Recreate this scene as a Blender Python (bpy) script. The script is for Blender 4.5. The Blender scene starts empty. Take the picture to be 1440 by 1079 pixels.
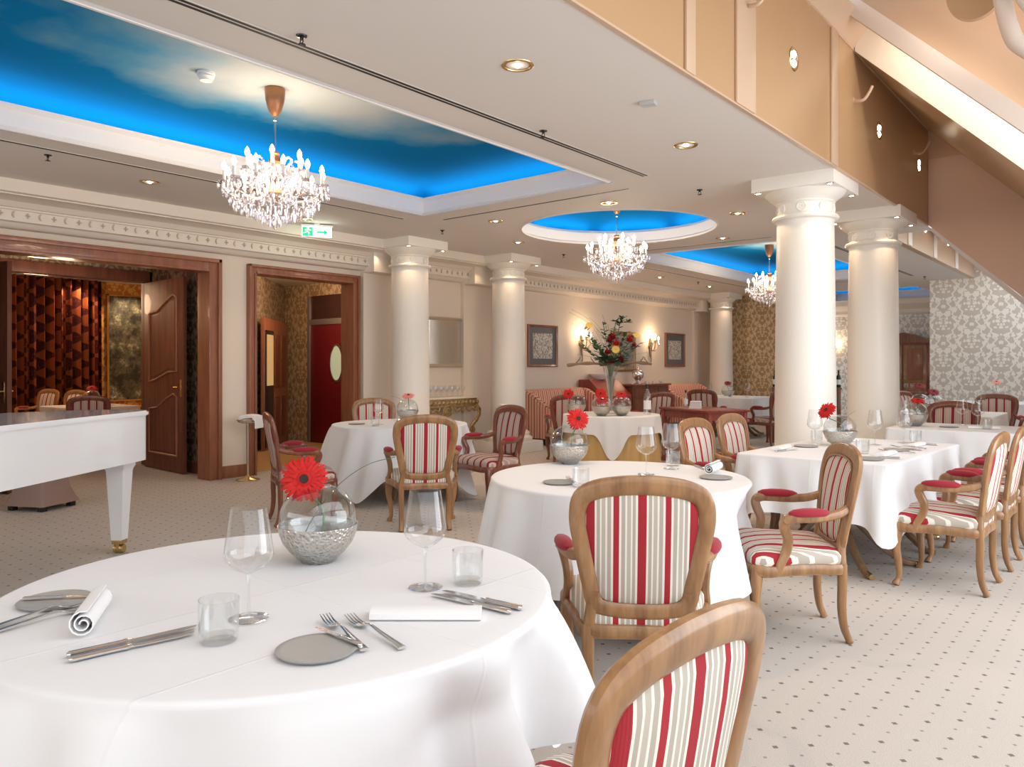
import bpy, bmesh, math, random
from mathutils import Vector, Matrix, Euler
PI = math.pi
S = bpy.context.scene
C = S.collection
random.seed(7)

# ------------------------------------------------------------------ camera, world, light, exposure
cam_d = bpy.data.cameras.new('camera')
cam = bpy.data.objects.new('camera', cam_d); C.objects.link(cam)
cam.location = (0, 0, 1.38)
cam.rotation_euler = (PI/2, 0, math.atan(898/1085))
cam_d.sensor_fit = 'HORIZONTAL'; cam_d.sensor_width = 36.0
cam_d.lens = 36*1085/1440; cam_d.shift_y = (514-539.5)/1440
cam_d.clip_start = 0.05; cam_d.clip_end = 200
S.camera = cam

W = bpy.data.worlds.new('sky'); S.world = W; W.use_nodes = True
W.node_tree.nodes['Background'].inputs[0].default_value = (0.93, 0.96, 1.0, 1)
W.node_tree.nodes['Background'].inputs[1].default_value = 1.25
S.view_settings.view_transform = 'Standard'; S.view_settings.look = 'None'
S.view_settings.exposure = 0.68; S.view_settings.gamma = 1.0
S.view_settings.use_curve_mapping = False
S.cycles.use_denoising = True
S.cycles.max_bounces = 8; S.cycles.diffuse_bounces = 4; S.cycles.glossy_bounces = 4
S.cycles.transmission_bounces = 6; S.cycles.transparent_max_bounces = 24
S.cycles.caustics_reflective = False; S.cycles.caustics_refractive = False
S.cycles.sample_clamp_indirect = 4.0; S.cycles.sample_clamp_direct = 0.0

def aim(o, d):
    o.rotation_euler = Vector(d).to_track_quat('-Z', 'Y').to_euler()
def area(name, loc, d, sx, sy, power, col=(1, 1, 1), spread=None):
    l = bpy.data.lights.new(name, 'AREA'); l.shape = 'RECTANGLE'; l.size = sx; l.size_y = sy
    l.energy = power; l.color = col
    if spread: l.spread = spread
    o = bpy.data.objects.new(name, l); C.objects.link(o); o.location = loc; aim(o, d); return o
def point(name, loc, power, col=(1, .82, .6), r=.05):
    l = bpy.data.lights.new(name, 'POINT'); l.energy = power; l.color = col; l.shadow_soft_size = r
    o = bpy.data.objects.new(name, l); C.objects.link(o); o.location = loc; return o
def spot(name, loc, d, power, col=(1, .85, .65), ang=80, blend=.6, r=.03):
    l = bpy.data.lights.new(name, 'SPOT'); l.energy = power; l.color = col; l.spot_size = math.radians(ang)
    l.spot_blend = blend; l.shadow_soft_size = r
    o = bpy.data.objects.new(name, l); C.objects.link(o); o.location = loc; aim(o, d); return o
WARM = (1, .68, .41)
# daylight through the window wall on the right and the slanted roof windows, plus added front fill from behind the camera
area('daylight_right', (1.75, 7.4, 1.6), (-1, 0, -.12), 9.0, 2.4, 140, (.86, .93, 1))
area('fill_behind', (-3.5, -3.7, 2.3), (0, 1, -.05), 9.0, 1.2, 22, (1, .97, .93))
area('daylight_dormer', (1.0, 2.6, 4.3), (-.62, 0, -.78), 7.5, 2.6, 40, (.93, .97, 1))

# ------------------------------------------------------------------ materials
MATS = {}
def N(nt, t, **kw):
    n = nt.nodes.new(t)
    for k, v in kw.items(): setattr(n, k, v)
    return n
def mat(name, col=(.8, .8, .8), rough=.5, metal=0.0, spec=.5, coat=0.0, emit=None, estr=0.0):
    if name in MATS: return MATS[name]
    m = bpy.data.materials.new(name); m.use_nodes = True
    b = m.node_tree.nodes['Principled BSDF']
    b.inputs['Base Color'].default_value = (*col, 1); b.inputs['Roughness'].default_value = rough
    b.inputs['Metallic'].default_value = metal; b.inputs['Specular IOR Level'].default_value = spec
    b.inputs['Coat Weight'].default_value = coat
    if emit: b.inputs['Emission Color'].default_value = (*emit, 1); b.inputs['Emission Strength'].default_value = estr
    MATS[name] = m; return m
def bs(m): return m.node_tree, m.node_tree.nodes['Principled BSDF']
def math_(nt, op, a, b=None, c=None):
    n = N(nt, 'ShaderNodeMath', operation=op)
    for i, v in enumerate((a, b, c)):
        if v is None: continue
        if isinstance(v, (int, float)): n.inputs[i].default_value = v
        else: nt.links.new(v, n.inputs[i])
    return n.outputs[0]
def ramp(nt, fac, stops, interp='LINEAR'):
    r = N(nt, 'ShaderNodeValToRGB'); cr = r.color_ramp; cr.interpolation = interp
    cr.elements[0].position = stops[0][0]; cr.elements[0].color = (*stops[0][1], 1)
    cr.elements[1].position = stops[1][0]; cr.elements[1].color = (*stops[1][1], 1)
    for p, c in stops[2:]:
        e = cr.elements.new(p); e.color = (*c, 1)
    nt.links.new(fac, r.inputs[0]); return r.outputs[0]
def coords(nt, kind='Object'):
    t = N(nt, 'ShaderNodeTexCoord'); return t.outputs[kind]
def sep(nt, v):
    s = N(nt, 'ShaderNodeSeparateXYZ'); nt.links.new(v, s.inputs[0]); return s.outputs
def noise(nt, v, scale, detail=3, rough=.5):
    n = N(nt, 'ShaderNodeTexNoise'); n.inputs['Scale'].default_value = scale
    n.inputs['Detail'].default_value = detail; n.inputs['Roughness'].default_value = rough
    if v is not None: nt.links.new(v, n.inputs['Vector'])
    return n.outputs['Fac']
def bump(nt, b, h, strength=.2, dist=.01):
    n = N(nt, 'ShaderNodeBump'); n.inputs['Strength'].default_value = strength; n.inputs['Distance'].default_value = dist
    nt.links.new(h, n.inputs['Height']); nt.links.new(n.outputs[0], b.inputs['Normal'])
def mixc(nt, fac, a, b):
    n = N(nt, 'ShaderNodeMix', data_type='RGBA')
    if isinstance(fac, (int, float)): n.inputs[0].default_value = fac
    else: nt.links.new(fac, n.inputs[0])
    for s, v in ((6, a), (7, b)):
        if isinstance(v, tuple): n.inputs[s].default_value = (*v, 1)
        else: nt.links.new(v, n.inputs[s])
    return n.outputs[2]
def wood(name, c1, c2, rough=.35, scale=7, stretch=(1, 1, .12), coat=.25):
    m = mat(name, c1, rough, coat=coat); nt, b = bs(m)
    mp = N(nt, 'ShaderNodeMapping'); mp.inputs['Scale'].default_value = stretch
    nt.links.new(coords(nt), mp.inputs[0])
    f = noise(nt, mp.outputs[0], scale*3, 6, .6)
    nt.links.new(ramp(nt, f, [(.3, c2), (.7, c1)]), b.inputs['Base Color'])
    bump(nt, b, f, .08, .003); return m

ceil_m = mat('ceiling_paint', (.78, .735, .69), .75)
wall_m = mat('wall_paint', (.80, .70, .585), .7)
mould_m = mat('moulding_paint', (.82, .745, .655), .55)
col_m = mat('column_paint', (.84, .80, .73), .38)
coffer_m = mat('coffer_paint', (.86, .83, .82), .6)
tan_m = mat('bronze_lacquer', (.50, .315, .17), .34)
tan_d = mat('bronze_paint_dark', (.50, .33, .21), .5)
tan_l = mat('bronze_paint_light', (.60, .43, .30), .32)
slope_m = mat('roof_paint', (.70, .60, .52), .6)
black_m = mat('black_gap', (.012, .011, .010), .6)
black_l = mat('black_lacquer', (.02, .018, .018), .2)
white_l = mat('white_lacquer', (.86, .86, .87), .12, coat=.6)
chrome = mat('chrome', (.82, .82, .83), .12, 1.0)
silver = mat('silver', (.78, .77, .76), .18, 1.0)
brass = mat('brass', (.72, .52, .25), .25, 1.0)
copper = mat('copper_cup', (.36, .17, .08), .32, .6)
plastic_w = mat('white_plastic', (.85, .85, .86), .4)
vel_red = mat('red_velvet', (.30, .010, .022), .85); bs(vel_red)[1].inputs['Sheen Weight'].default_value = .15
brown_v = mat('brown_leather', (.36, .17, .09), .5)
green_m = mat('leaf_green', (.055, .13, .04), .45)
green_d = mat('leaf_dark', (.03, .075, .03), .45)
stem_m = mat('stem_green', (.09, .19, .09), .4)
red_p = mat('petal_red', (.52, .014, .012), .6, spec=.25)
dred_p = mat('petal_dark_red', (.30, .012, .02), .5)
pink_p = mat('petal_pink', (.85, .30, .25), .5)
yel_p = mat('petal_yellow', (.85, .55, .12), .5)
disc_m = mat('flower_centre', (.035, .012, .012), .8)
bark_m = mat('bark', (.24, .15, .09), .8)
candle_m = mat('candle_sleeve', (.88, .84, .76), .5)
bulb_m = mat('lit_bulb', (1, .9, .75), .4, emit=(1, .86, .66), estr=14)
lamp_m = mat('lit_lamp', (1, .9, .75), .4, emit=(1, .84, .62), estr=22)
exit_l = mat('lit_sign_white', (.9, .95, .9), .4, emit=(.95, 1, .95), estr=1.6)
exit_g = mat('lit_sign_green', (.0, .35, .15), .4, emit=(.0, .4, .16), estr=.8)
plate_m = mat('grey_stoneware', (.33, .33, .315), .45)
china = mat('white_china', (.85, .85, .84), .2)
marble = mat('cream_marble', (.80, .73, .63), .25)
towel = mat('white_towel', (.87, .86, .85), .8)
wine_m = mat('dark_bottle', (.02, .03, .018), .12)
mirror_m = mat('mirror_glass', (.9, .9, .9), .02, 1.0)

wood_h = wood('honey_walnut', (.42, .23, .10), (.19, .088, .036), .34)
wood_m = wood('mahogany', (.27, .085, .042), (.13, .035, .018), .3)
wood_d = wood('door_mahogany', (.23, .075, .038), (.115, .034, .018), .5, 5, coat=.05)
wood_c = wood('casing_cherry', (.36, .135, .065), (.235, .08, .04), .45, 5)
wood_r = wood('cherry_red', (.33, .06, .035), (.20, .03, .02), .3)
wood_t = wood('pedestal_wood', (.33, .21, .12), (.2, .115, .06), .4)

def glass(name, tint=(1, 1, 1), edge=.9, base=.05, rough=.03, ecol=(.93, .95, .95)):
    m = bpy.data.materials.new(name); m.use_nodes = True; nt = m.node_tree; nt.nodes.clear()
    out = N(nt, 'ShaderNodeOutputMaterial'); tr = N(nt, 'ShaderNodeBsdfTransparent'); gl = N(nt, 'ShaderNodeBsdfGlossy')
    tr.inputs[0].default_value = (*tint, 1); gl.inputs['Roughness'].default_value = rough; gl.inputs[0].default_value = (*ecol, 1)
    lw = N(nt, 'ShaderNodeLayerWeight'); lw.inputs[0].default_value = .35
    f = math_(nt, 'MULTIPLY_ADD', math_(nt, 'POWER', lw.outputs['Facing'], 2.2), edge, base)
    mx = N(nt, 'ShaderNodeMixShader'); nt.links.new(f, mx.inputs[0]); nt.links.new(tr.outputs[0], mx.inputs[1]); nt.links.new(gl.outputs[0], mx.inputs[2])
    nt.links.new(mx.outputs[0], out.inputs[0]); MATS[name] = m; return m
glass_m = glass('clear_glass', (.96, .965, .965), .95, .075)
crystal = glass('cut_crystal', (.93, .92, .95), .8, .38, .06, (1, .97, .97))
pane_m = glass('window_glass', (1, 1, 1), .5, .03)

def mk_stripe(name, cols, period=.19, axis=0):
    red, cream, grey = cols
    m = mat(name, grey, .85); nt, b = bs(m)
    x = sep(nt, coords(nt))[axis]
    t = math_(nt, 'FRACT', math_(nt, 'ADD', math_(nt, 'DIVIDE', x, period), 100.0))
    lg = tuple(min(1, c*1.13) for c in grey)
    st = [(0, red), (.085, cream), (.125, grey), (.185, cream), (.215, lg), (.29, cream), (.325, grey), (.40, cream), (.442, red), (.558, cream),
          (.60, grey), (.675, cream), (.71, lg), (.785, cream), (.815, grey), (.875, cream), (.915, red)]
    colr = ramp(nt, t, st, 'CONSTANT')
    pin = math_(nt, 'GREATER_THAN', math_(nt, 'SINE', math_(nt, 'MULTIPLY', x, 2*PI/.0075)), .45)
    near0 = math_(nt, 'LESS_THAN', math_(nt, 'ABSOLUTE', math_(nt, 'SUBTRACT', math_(nt, 'FRACT', math_(nt, 'ADD', t, .5)), .5)), .08)
    mix = mixc(nt, math_(nt, 'MULTIPLY', math_(nt, 'MULTIPLY', pin, near0), .35), colr, tuple(c*.45 for c in red))
    nt.links.new(mix, b.inputs['Base Color'])
    bump(nt, b, noise(nt, coords(nt), 500, 1), .15, .002); return m
stripe = mk_stripe('striped_upholstery', ((.37, .016, .026), (.77, .73, .65), (.43, .385, .325)))
stripe_d = mk_stripe('striped_upholstery_wine', ((.24, .018, .03), (.62, .50, .42), (.42, .31, .25)))
stripe_s = mk_stripe('striped_sofa_fabric', ((.50, .035, .03), (.80, .55, .42), (.70, .42, .30)), .12)

stripe_sy = mk_stripe('striped_sofa_fabric_side', ((.50, .035, .03), (.80, .55, .42), (.70, .42, .30)), .12, 1)

def mk_linen():
    m = mat('white_linen', (.76, .76, .77), .75); nt, b = bs(m)
    b.inputs['Sheen Weight'].default_value = .15
    s = sep(nt, coords(nt))
    def crease(v, off):
        d = math_(nt, 'ABSOLUTE', math_(nt, 'SUBTRACT', v, off)); return math_(nt, 'MAXIMUM', math_(nt, 'SUBTRACT', 1.0, math_(nt, 'DIVIDE', d, .006)), 0.0)
    h = crease(s[0], .02)
    for v, o in ((s[0], .42), (s[0], -.40), (s[1], .0), (s[1], .43)): h = math_(nt, 'MAXIMUM', h, crease(v, o))
    h2 = math_(nt, 'ADD', math_(nt, 'MULTIPLY', noise(nt, coords(nt), 5, 3), 1.6), math_(nt, 'MULTIPLY', h, .45))
    bump(nt, b, h2, .45, .005); return m
linen = mk_linen()
linen_b = mat('ivory_linen', (.80, .74, .68), .8)
gold_cloth = mat('gold_skirt_cloth', (.55, .35, .13), .55)
napkin_m = mat('white_napkin', (.82, .82, .82), .8)

def mk_carpet():
    m = mat('dotted_carpet', (.5, .45, .39), .95, spec=.1); nt, b = bs(m)
    co = coords(nt); s = sep(nt, co)
    def dots(px, ox, oy, r):
        u = math_(nt, 'ABSOLUTE', math_(nt, 'SUBTRACT', math_(nt, 'FRACT', math_(nt, 'ADD', math_(nt, 'DIVIDE', s[0], px), 100+ox)), .5))
        v = math_(nt, 'ABSOLUTE', math_(nt, 'SUBTRACT', math_(nt, 'FRACT', math_(nt, 'ADD', math_(nt, 'DIVIDE', s[1], px), 100+oy)), .5))
        return math_(nt, 'LESS_THAN', math_(nt, 'ADD', u, v), r)
    P = .19
    big = math_(nt, 'MAXIMUM', dots(P, 0, 0, .068), dots(P, .5, .5, .068))
    sm = math_(nt, 'MAXIMUM', dots(P, .5, 0, .046), dots(P, 0, .5, .046))
    n1 = noise(nt, co, 260, 2); n2 = noise(nt, co, 1.2, 3)
    base = ramp(nt, n1, [(.25, (.43, .385, .345)), (.75, (.605, .56, .515))])
    base = mixc(nt, math_(nt, 'MULTIPLY', n2, .18), base, (.42, .36, .30))
    c = mixc(nt, math_(nt, 'MULTIPLY', big, .85), base, (.13, .11, .10))
    c = mixc(nt, math_(nt, 'MULTIPLY', sm, .65), c, (.18, .15, .13))
    nt.links.new(c, b.inputs['Base Color']); bump(nt, b, n1, .3, .006); return m
carpet = mk_carpet()
carpet_g = mat('ochre_carpet', (.46, .29, .13), .95, spec=.1)

def mk_damask(name, ca, cb, axis, sc=.62, rough=.5, seed=3.7):
    """two-tone ogee damask; axis = horizontal coordinate index of the wall"""
    m = mat(name, ca, rough); nt, b = bs(m); s = sep(nt, coords(nt))
    u = math_(nt, 'DIVIDE', s[axis], sc); v = math_(nt, 'DIVIDE', s[2], sc*1.5)
    col = math_(nt, 'MULTIPLY', math_(nt, 'FRACT', math_(nt, 'MULTIPLY', math_(nt, 'FLOOR', math_(nt, 'ADD', u, 100.0)), .5)), 1.0)   # 0 or .5: half drop
    mu = math_(nt, 'ABSOLUTE', math_(nt, 'SUBTRACT', math_(nt, 'FRACT', math_(nt, 'ADD', u, 100.0)), .5))
    fv = math_(nt, 'SUBTRACT', math_(nt, 'FRACT', math_(nt, 'ADD', math_(nt, 'ADD', v, 100.0), col)), .5)
    cb3 = N(nt, 'ShaderNodeCombineXYZ'); nt.links.new(math_(nt, 'MULTIPLY', mu, 5.2), cb3.inputs[0]); nt.links.new(math_(nt, 'MULTIPLY', fv, 7.4), cb3.inputs[1]); cb3.inputs[2].default_value = seed
    n1 = noise(nt, cb3.outputs[0], 1.0, 1.5, .6)
    # ogee outline of each cell and a palmette filling it
    edge = math_(nt, 'ADD', mu, math_(nt, 'MULTIPLY', math_(nt, 'ABSOLUTE', fv), .55))
    frond = math_(nt, 'MULTIPLY_ADD', math_(nt, 'COSINE', math_(nt, 'MULTIPLY', fv, 2*PI*7)), .028, .47)
    line = math_(nt, 'LESS_THAN', math_(nt, 'ABSOLUTE', math_(nt, 'SUBTRACT', edge, frond)), .035)
    r_ = math_(nt, 'SQRT', math_(nt, 'ADD', math_(nt, 'MULTIPLY', mu, mu), math_(nt, 'MULTIPLY', fv, math_(nt, 'MULTIPLY', fv, 1.9))))
    th = math_(nt, 'ARCTAN2', fv, mu)
    petal = math_(nt, 'LESS_THAN', r_, math_(nt, 'MULTIPLY_ADD', math_(nt, 'COSINE', math_(nt, 'MULTIPLY', th, 5)), .05, .14))
    blob = math_(nt, 'GREATER_THAN', n1, .52)
    f = math_(nt, 'MAXIMUM', line, math_(nt, 'ABSOLUTE', math_(nt, 'SUBTRACT', blob, petal)))
    c = ramp(nt, f, [(.30, ca), (.42, cb)])
    nt.links.new(c, b.inputs['Base Color']); return m
dam_silver = mk_damask('silver_damask_paper', (.62, .575, .51), (.90, .87, .80), 0, .50)
dam_gold = mk_damask('gold_damask_paper', (.40, .27, .14), (.68, .52, .33), 0, .42)
dam_gold_y = mk_damask('gold_damask_paper_side', (.34, .22, .10), (.60, .44, .24), 1, .42)
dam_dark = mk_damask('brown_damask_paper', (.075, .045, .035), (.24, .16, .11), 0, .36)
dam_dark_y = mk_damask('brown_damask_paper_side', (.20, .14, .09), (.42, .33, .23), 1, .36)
dam_orange = mk_damask('amber_marbled_paper', (.48, .19, .045), (.68, .40, .12), 1, .5)

def mk_sky(name, blobs):
    """sky-blue ceiling paint with painted white cloud patches (x, y, rx, ry)"""
    m = mat(name, (.0, .2, .5), .95, spec=.08); nt, b = bs(m); co = coords(nt); s = sep(nt, co)
    n = noise(nt, co, 1.1, 4, .55); best = None
    for (x, y, rx, ry) in blobs:
        dx = math_(nt, 'DIVIDE', math_(nt, 'SUBTRACT', s[0], x), rx); dy = math_(nt, 'DIVIDE', math_(nt, 'SUBTRACT', s[1], y), ry)
        d = math_(nt, 'SQRT', math_(nt, 'ADD', math_(nt, 'MULTIPLY', dx, dx), math_(nt, 'MULTIPLY', dy, dy)))
        d = math_(nt, 'ADD', d, math_(nt, 'MULTIPLY', math_(nt, 'SUBTRACT', n, .5), 1.1))
        best = d if best is None else math_(nt, 'MINIMUM', best, d)
    c = ramp(nt, best, [(.35, (.40, .45, .49)), (.8, (.09, .30, .50)), (1.0, (.0, .19, .48)), ])
    nt.links.new(c, b.inputs['Base Color']); return m

def mk_hammer():
    m = mat('hammered_silver', (.62, .60, .565), .28, 1.0); nt, b = bs(m)
    v = N(nt, 'ShaderNodeTexVoronoi'); v.inputs['Scale'].default_value = 105; nt.links.new(coords(nt), v.inputs['Vector'])
    bump(nt, b, v.outputs['Distance'], .7, .006)
    nt.links.new(ramp(nt, v.outputs['Distance'], [(.0, (.46, .44, .40)), (.6, (.66, .64, .60))]), b.inputs['Base Color']); return m
hammer = mk_hammer()
def mk_gilt():
    m = mat('aged_gilt', (.42, .27, .11), .42, .75); nt, b = bs(m); n = noise(nt, coords(nt), 40, 5, .7)
    nt.links.new(ramp(nt, n, [(.3, (.13, .065, .03)), (.62, (.60, .42, .20))]), b.inputs['Base Color']); bump(nt, b, n, .6, .01); return m
gilt = mk_gilt()
def mk_curtain():
    m = mat('brocade_curtain', (.3, .05, .02), .7); nt, b = bs(m); s = sep(nt, coords(nt))
    row = math_(nt, 'FRACT', math_(nt, 'MULTIPLY', s[2], 5.6)); 
    w = math_(nt, 'MULTIPLY', math_(nt, 'SINE', math_(nt, 'MULTIPLY', s[1], 26)), math_(nt, 'SINE', math_(nt, 'MULTIPLY', s[2], 19))); k = math_(nt, 'GREATER_THAN', math_(nt, 'ADD', w, math_(nt, 'MULTIPLY', math_(nt, 'SINE', math_(nt, 'MULTIPLY', s[1], 52)), .4)), .0)
    n = noise(nt, coords(nt), 30, 3); k2 = math_(nt, 'MULTIPLY', k, math_(nt, 'GREATER_THAN', n, .36))
    nt.links.new(mixc(nt, k2, (.38, .085, .022), (.075, .010, .010)), b.inputs['Base Color']); return m
curtain_m = mk_curtain()
def mk_print(name, c1, c2, sc, tri=None):
    m = mat(name, c1, .6); nt, b = bs(m); n = noise(nt, coords(nt), sc, 6, .75)
    st = [(.42, c1), (.56, c2)] + ([(.68, tri)] if tri else [])
    nt.links.new(ramp(nt, n, st), b.inputs['Base Color']); return m
print_m = mk_print('ink_drawing', (.22, .20, .19), (.72, .69, .62), 26)
paint_m = mk_print('woodland_canvas', (.022, .022, .018), (.12, .115, .075), 3.2, (.48, .47, .36))

# ------------------------------------------------------------------ mesh helpers
def B(): return bmesh.new()
def box(bm, c, s, rz=0, bev=0.0, rot=None):
    r = bmesh.ops.create_cube(bm, size=1.0)
    vs = r['verts']
    M = Matrix.Translation(c) @ (rot if rot is not None else Matrix.Rotation(rz, 4, 'Z')) @ Matrix.Diagonal((*s, 1))
    bmesh.ops.transform(bm, matrix=M, verts=vs)
    if bev > 0:
        es = list({e for v in vs for e in v.link_edges})
        bmesh.ops.bevel(bm, geom=es, offset=bev, segments=2, affect='EDGES', profile=.6)
def bx(bm, x0, x1, y0, y1, z0, z1, bev=0.0):
    box(bm, ((x0+x1)/2, (y0+y1)/2, (z0+z1)/2), (abs(x1-x0), abs(y1-y0), abs(z1-z0)), 0, bev)
def lathe(bm, prof, seg=32, at=(0, 0, 0), M=None, cap=True):
    rings = []
    for (r, z) in prof:
        if r < 1e-5:
            p = Vector((at[0], at[1], at[2]+z)); rings.append([bm.verts.new(M @ p if M else p)])
        else:
            ring = []
            for i in range(seg):
                a = 2*PI*i/seg; p = Vector((at[0]+r*math.cos(a), at[1]+r*math.sin(a), at[2]+z)); ring.append(bm.verts.new(M @ p if M else p))
            rings.append(ring)
    for a, b in zip(rings, rings[1:]):
        for i in range(seg):
            j = (i+1) % seg
            if len(a) == 1 and len(b) == 1: continue
            if len(a) == 1: bm.faces.new((a[0], b[i], b[j]))
            elif len(b) == 1: bm.faces.new((a[i], a[j], b[0]))
            else: bm.faces.new((a[i], a[j], b[j], b[i]))
    if cap:
        if len(rings[0]) > 1: bm.faces.new(list(reversed(rings[0])))
        if len(rings[-1]) > 1: bm.faces.new(rings[-1])
def catmull(pts, n=6, closed=False):
    P = [Vector(p) for p in pts]; out = []; m = len(P)
    rng = range(m) if closed else range(m-1)
    for i in rng:
        p0 = P[(i-1) % m] if closed or i > 0 else P[0]; p1 = P[i]; p2 = P[(i+1) % m]
        p3 = P[(i+2) % m] if closed or i+2 < m else P[-1]
        for k in range(n):
            t = k/n
            out.append(.5*((2*p1)+(p2-p0)*t+(2*p0-5*p1+4*p2-p3)*t*t+(3*p1-p0-3*p2+p3)*t**3))
    if not closed: out.append(P[-1].copy())
    return out
def sweep(bm, pts, rad, seg=8, closed=False, up=(0, 0, 1), cap=True, sq=1.0):
    """tube along pts; rad = r | (ra, rb) | list of either; ra across 'up', rb along it; sq<1 squares the section"""
    P = [Vector(p) for p in pts]; n = len(P); up = Vector(up); rings = []; lastn = None
    for i in range(n):
        a = P[(i-1) % n] if closed else P[max(i-1, 0)]; b = P[(i+1) % n] if closed else P[min(i+1, n-1)]
        t = (b-a).normalized(); s = t.cross(up)
        if s.length < 1e-3: s = lastn if lastn is not None else t.orthogonal()
        s = s.normalized()
        if lastn is not None and s.dot(lastn) < 0 and not closed: s = -s
        lastn = s; u = s.cross(t).normalized()
        r = rad[i] if isinstance(rad, list) else rad
        ra, rb = r if isinstance(r, tuple) else (r, r)
        ring = []
        for k in range(seg):
            an = 2*PI*(k+.5)/seg; ca, sa = math.cos(an), math.sin(an)
            ca = math.copysign(abs(ca)**sq, ca); sa = math.copysign(abs(sa)**sq, sa)
            ring.append(bm.verts.new(P[i]+s*(ra*ca)+u*(rb*sa)))
        rings.append(ring)
    rr = list(zip(rings, rings[1:]))+([(rings[-1], rings[0])] if closed else [])
    for a, b in rr:
        for k in range(seg):
            j = (k+1) % seg; bm.faces.new((a[k], a[j], b[j], b[k]))
    if cap and not closed:
        bm.faces.new(list(reversed(rings[0]))); bm.faces.new(rings[-1])
def prism(bm, poly, z0, z1):
    a = [bm.verts.new((x, y, z0)) for x, y in poly]; b = [bm.verts.new((x, y, z1)) for x, y in poly]
    n = len(poly); bm.faces.new(list(reversed(a))); bm.faces.new(b)
    for i in range(n): bm.faces.new((a[i], a[(i+1) % n], b[(i+1) % n], b[i]))
def extrude_profile(bm, prof, axis, a0, a1):
    """closed polygon prof [(u,z)], extruded along axis 'x' or 'y' from a0 to a1; u is the other horizontal axis"""
    def mk(t, u, z): return (t, u, z) if axis == 'x' else (u, t, z)
    A = [bm.verts.new(mk(a0, u, z)) for u, z in prof]; Bv = [bm.verts.new(mk(a1, u, z)) for u, z in prof]
    n = len(prof); bm.faces.new(A); bm.faces.new(list(reversed(Bv)))
    for i in range(n): bm.faces.new((A[i], Bv[i], Bv[(i+1) % n], A[(i+1) % n]))
def face(bm, *pts): return bm.faces.new([bm.verts.new(p) for p in pts])
def obj(name, bm, m, parent=None, loc=(0, 0, 0), rz=0, smooth=True, ang=38, recalc=True):
    if recalc: bmesh.ops.recalc_face_normals(bm, faces=bm.faces[:])
    me = bpy.data.meshes.new(name); bm.to_mesh(me); bm.free()
    if smooth:
        for p in me.polygons: p.use_smooth = True
        me.set_sharp_from_angle(angle=math.radians(ang))
    me.materials.append(m)
    o = bpy.data.objects.new(name, me); C.objects.link(o)
    o.location = loc; o.rotation_euler = (0, 0, rz)
    if parent: o.parent = parent
    return o
def thing(name, label, cat, loc=(0, 0, 0), rz=0, group=None):
    o = bpy.data.objects.new(name, None); o.empty_display_size = .1; C.objects.link(o)
    o.location = loc; o.rotation_euler = (0, 0, rz); return tag(o, label, cat, group)
def tag(o, label, cat, group=None):
    o['label'] = label; o['category'] = cat; o['kind'] = 'thing'
    if group: o['group'] = group
    return o
def struct(name, bm, m, parent=None, **kw):
    o = obj(name, bm, m, parent, **kw)
    if not parent: o['kind'] = 'structure'
    return o
def copy_tree(o, parent=None):
    c = o.copy(); C.objects.link(c)
    if parent: c.parent = parent
    for ch in list(o.children): copy_tree(ch, c)
    return c
class Kind:
    """first place() uses the prototype itself, later ones copy it with its parts"""
    def __init__(self, root): self.root = root; self.used = False; self.kids = list(root.children)
    def copy(self):
        c = self.root.copy(); C.objects.link(c)
        for ch in self.kids: copy_tree(ch, c)
        return c
    def place(self, label, loc, rz=0, group=None, rot=None, scale=None):
        o = self.copy() if self.used else self.root
        self.used = True
        o.location = loc; o.rotation_euler = rot if rot else (0, 0, rz); o['label'] = label
        if scale: o.scale = (scale,)*3
        if group: o['group'] = group
        elif 'group' in o: del o['group']
        return o
def face_rz(fx, fy): return math.atan2(-fx, fy)


# ------------------------------------------------------------------ the setting
CZ = 3.122; WX = -8.71; FX = -2.125; SX = -2.70
b = B(); bx(b, -16.2, 2.2, -4.0, 23.2, -.12, 0); struct('floor', b, carpet)
b = B(); prism(b, [(-8.9, 5.41), (-8.9, 6.97), (-9.0, 8.35), (-12.4, 8.35), (-10.95, 6.75)], .0005, .004); struct('floor_passage', b, carpet_g)

# left wall with its two openings
b = B()
for (y0, y1, z0, z1) in ((-4, 2.3, 0, 3.2), (4.84, 5.38, 0, 3.2), (7.0, 18.6, 0, 3.2), (2.3, 4.84, 2.55, 3.2), (5.38, 7.0, 2.58, 3.2)):
    bx(b, WX-.2, WX, y0, y1, z0, z1)
struct('wall_left', b, wall_m, smooth=False)
# shallow pilasters behind the columns
b = B()
for yc in (7.45, 9.53, 17.8): bx(b, WX, WX+.07, yc-.33, yc+.33, 0, 2.76)
struct('trim_pilaster', b, wall_m, smooth=False)
# baseboard
b = B()
for (y0, y1) in ((4.965, 5.31), (7.07, 7.12), (7.78, 9.2), (9.86, 17.47)): bx(b, WX, WX+.025, y0, y1, 0, .15, .004)
struct('baseboard_left', b, wood_c)
# door casings
def casing(name, y0, y1, z1, w):
    b = B()
    for (a, c, zz0, zz1) in ((y0-w, y0, 0, z1+w), (y1, y1+w, 0, z1+w)):
        bx(b, WX-.22, WX+.045, a, c, zz0, zz1, .006)
    bx(b, WX-.22, WX+.045, y0, y1, z1, z1+w, .006)
    for (a, c) in ((y0-w, y0-w+w*.3), (y1+w*.7, y1+w)): bx(b, WX+.04, WX+.075, a, c, 0, z1+w, .008)
    bx(b, WX+.04, WX+.075, y0-w, y1+w, z1+w*.7, z1+w, .008)
    for (a, c) in ((y0-.03, y0), (y1, y1+.03)): bx(b, WX+.04, WX+.06, a, c, 0, z1, .006)
    bx(b, WX+.04, WX+.06, y0, y1, z1, z1+.03, .006)
    return struct(name, b, wood_c)
casing('trim_1', 2.35, 4.79, 2.50, .16); casing('trim_2', 5.43, 6.95, 2.535, .115)

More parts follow.
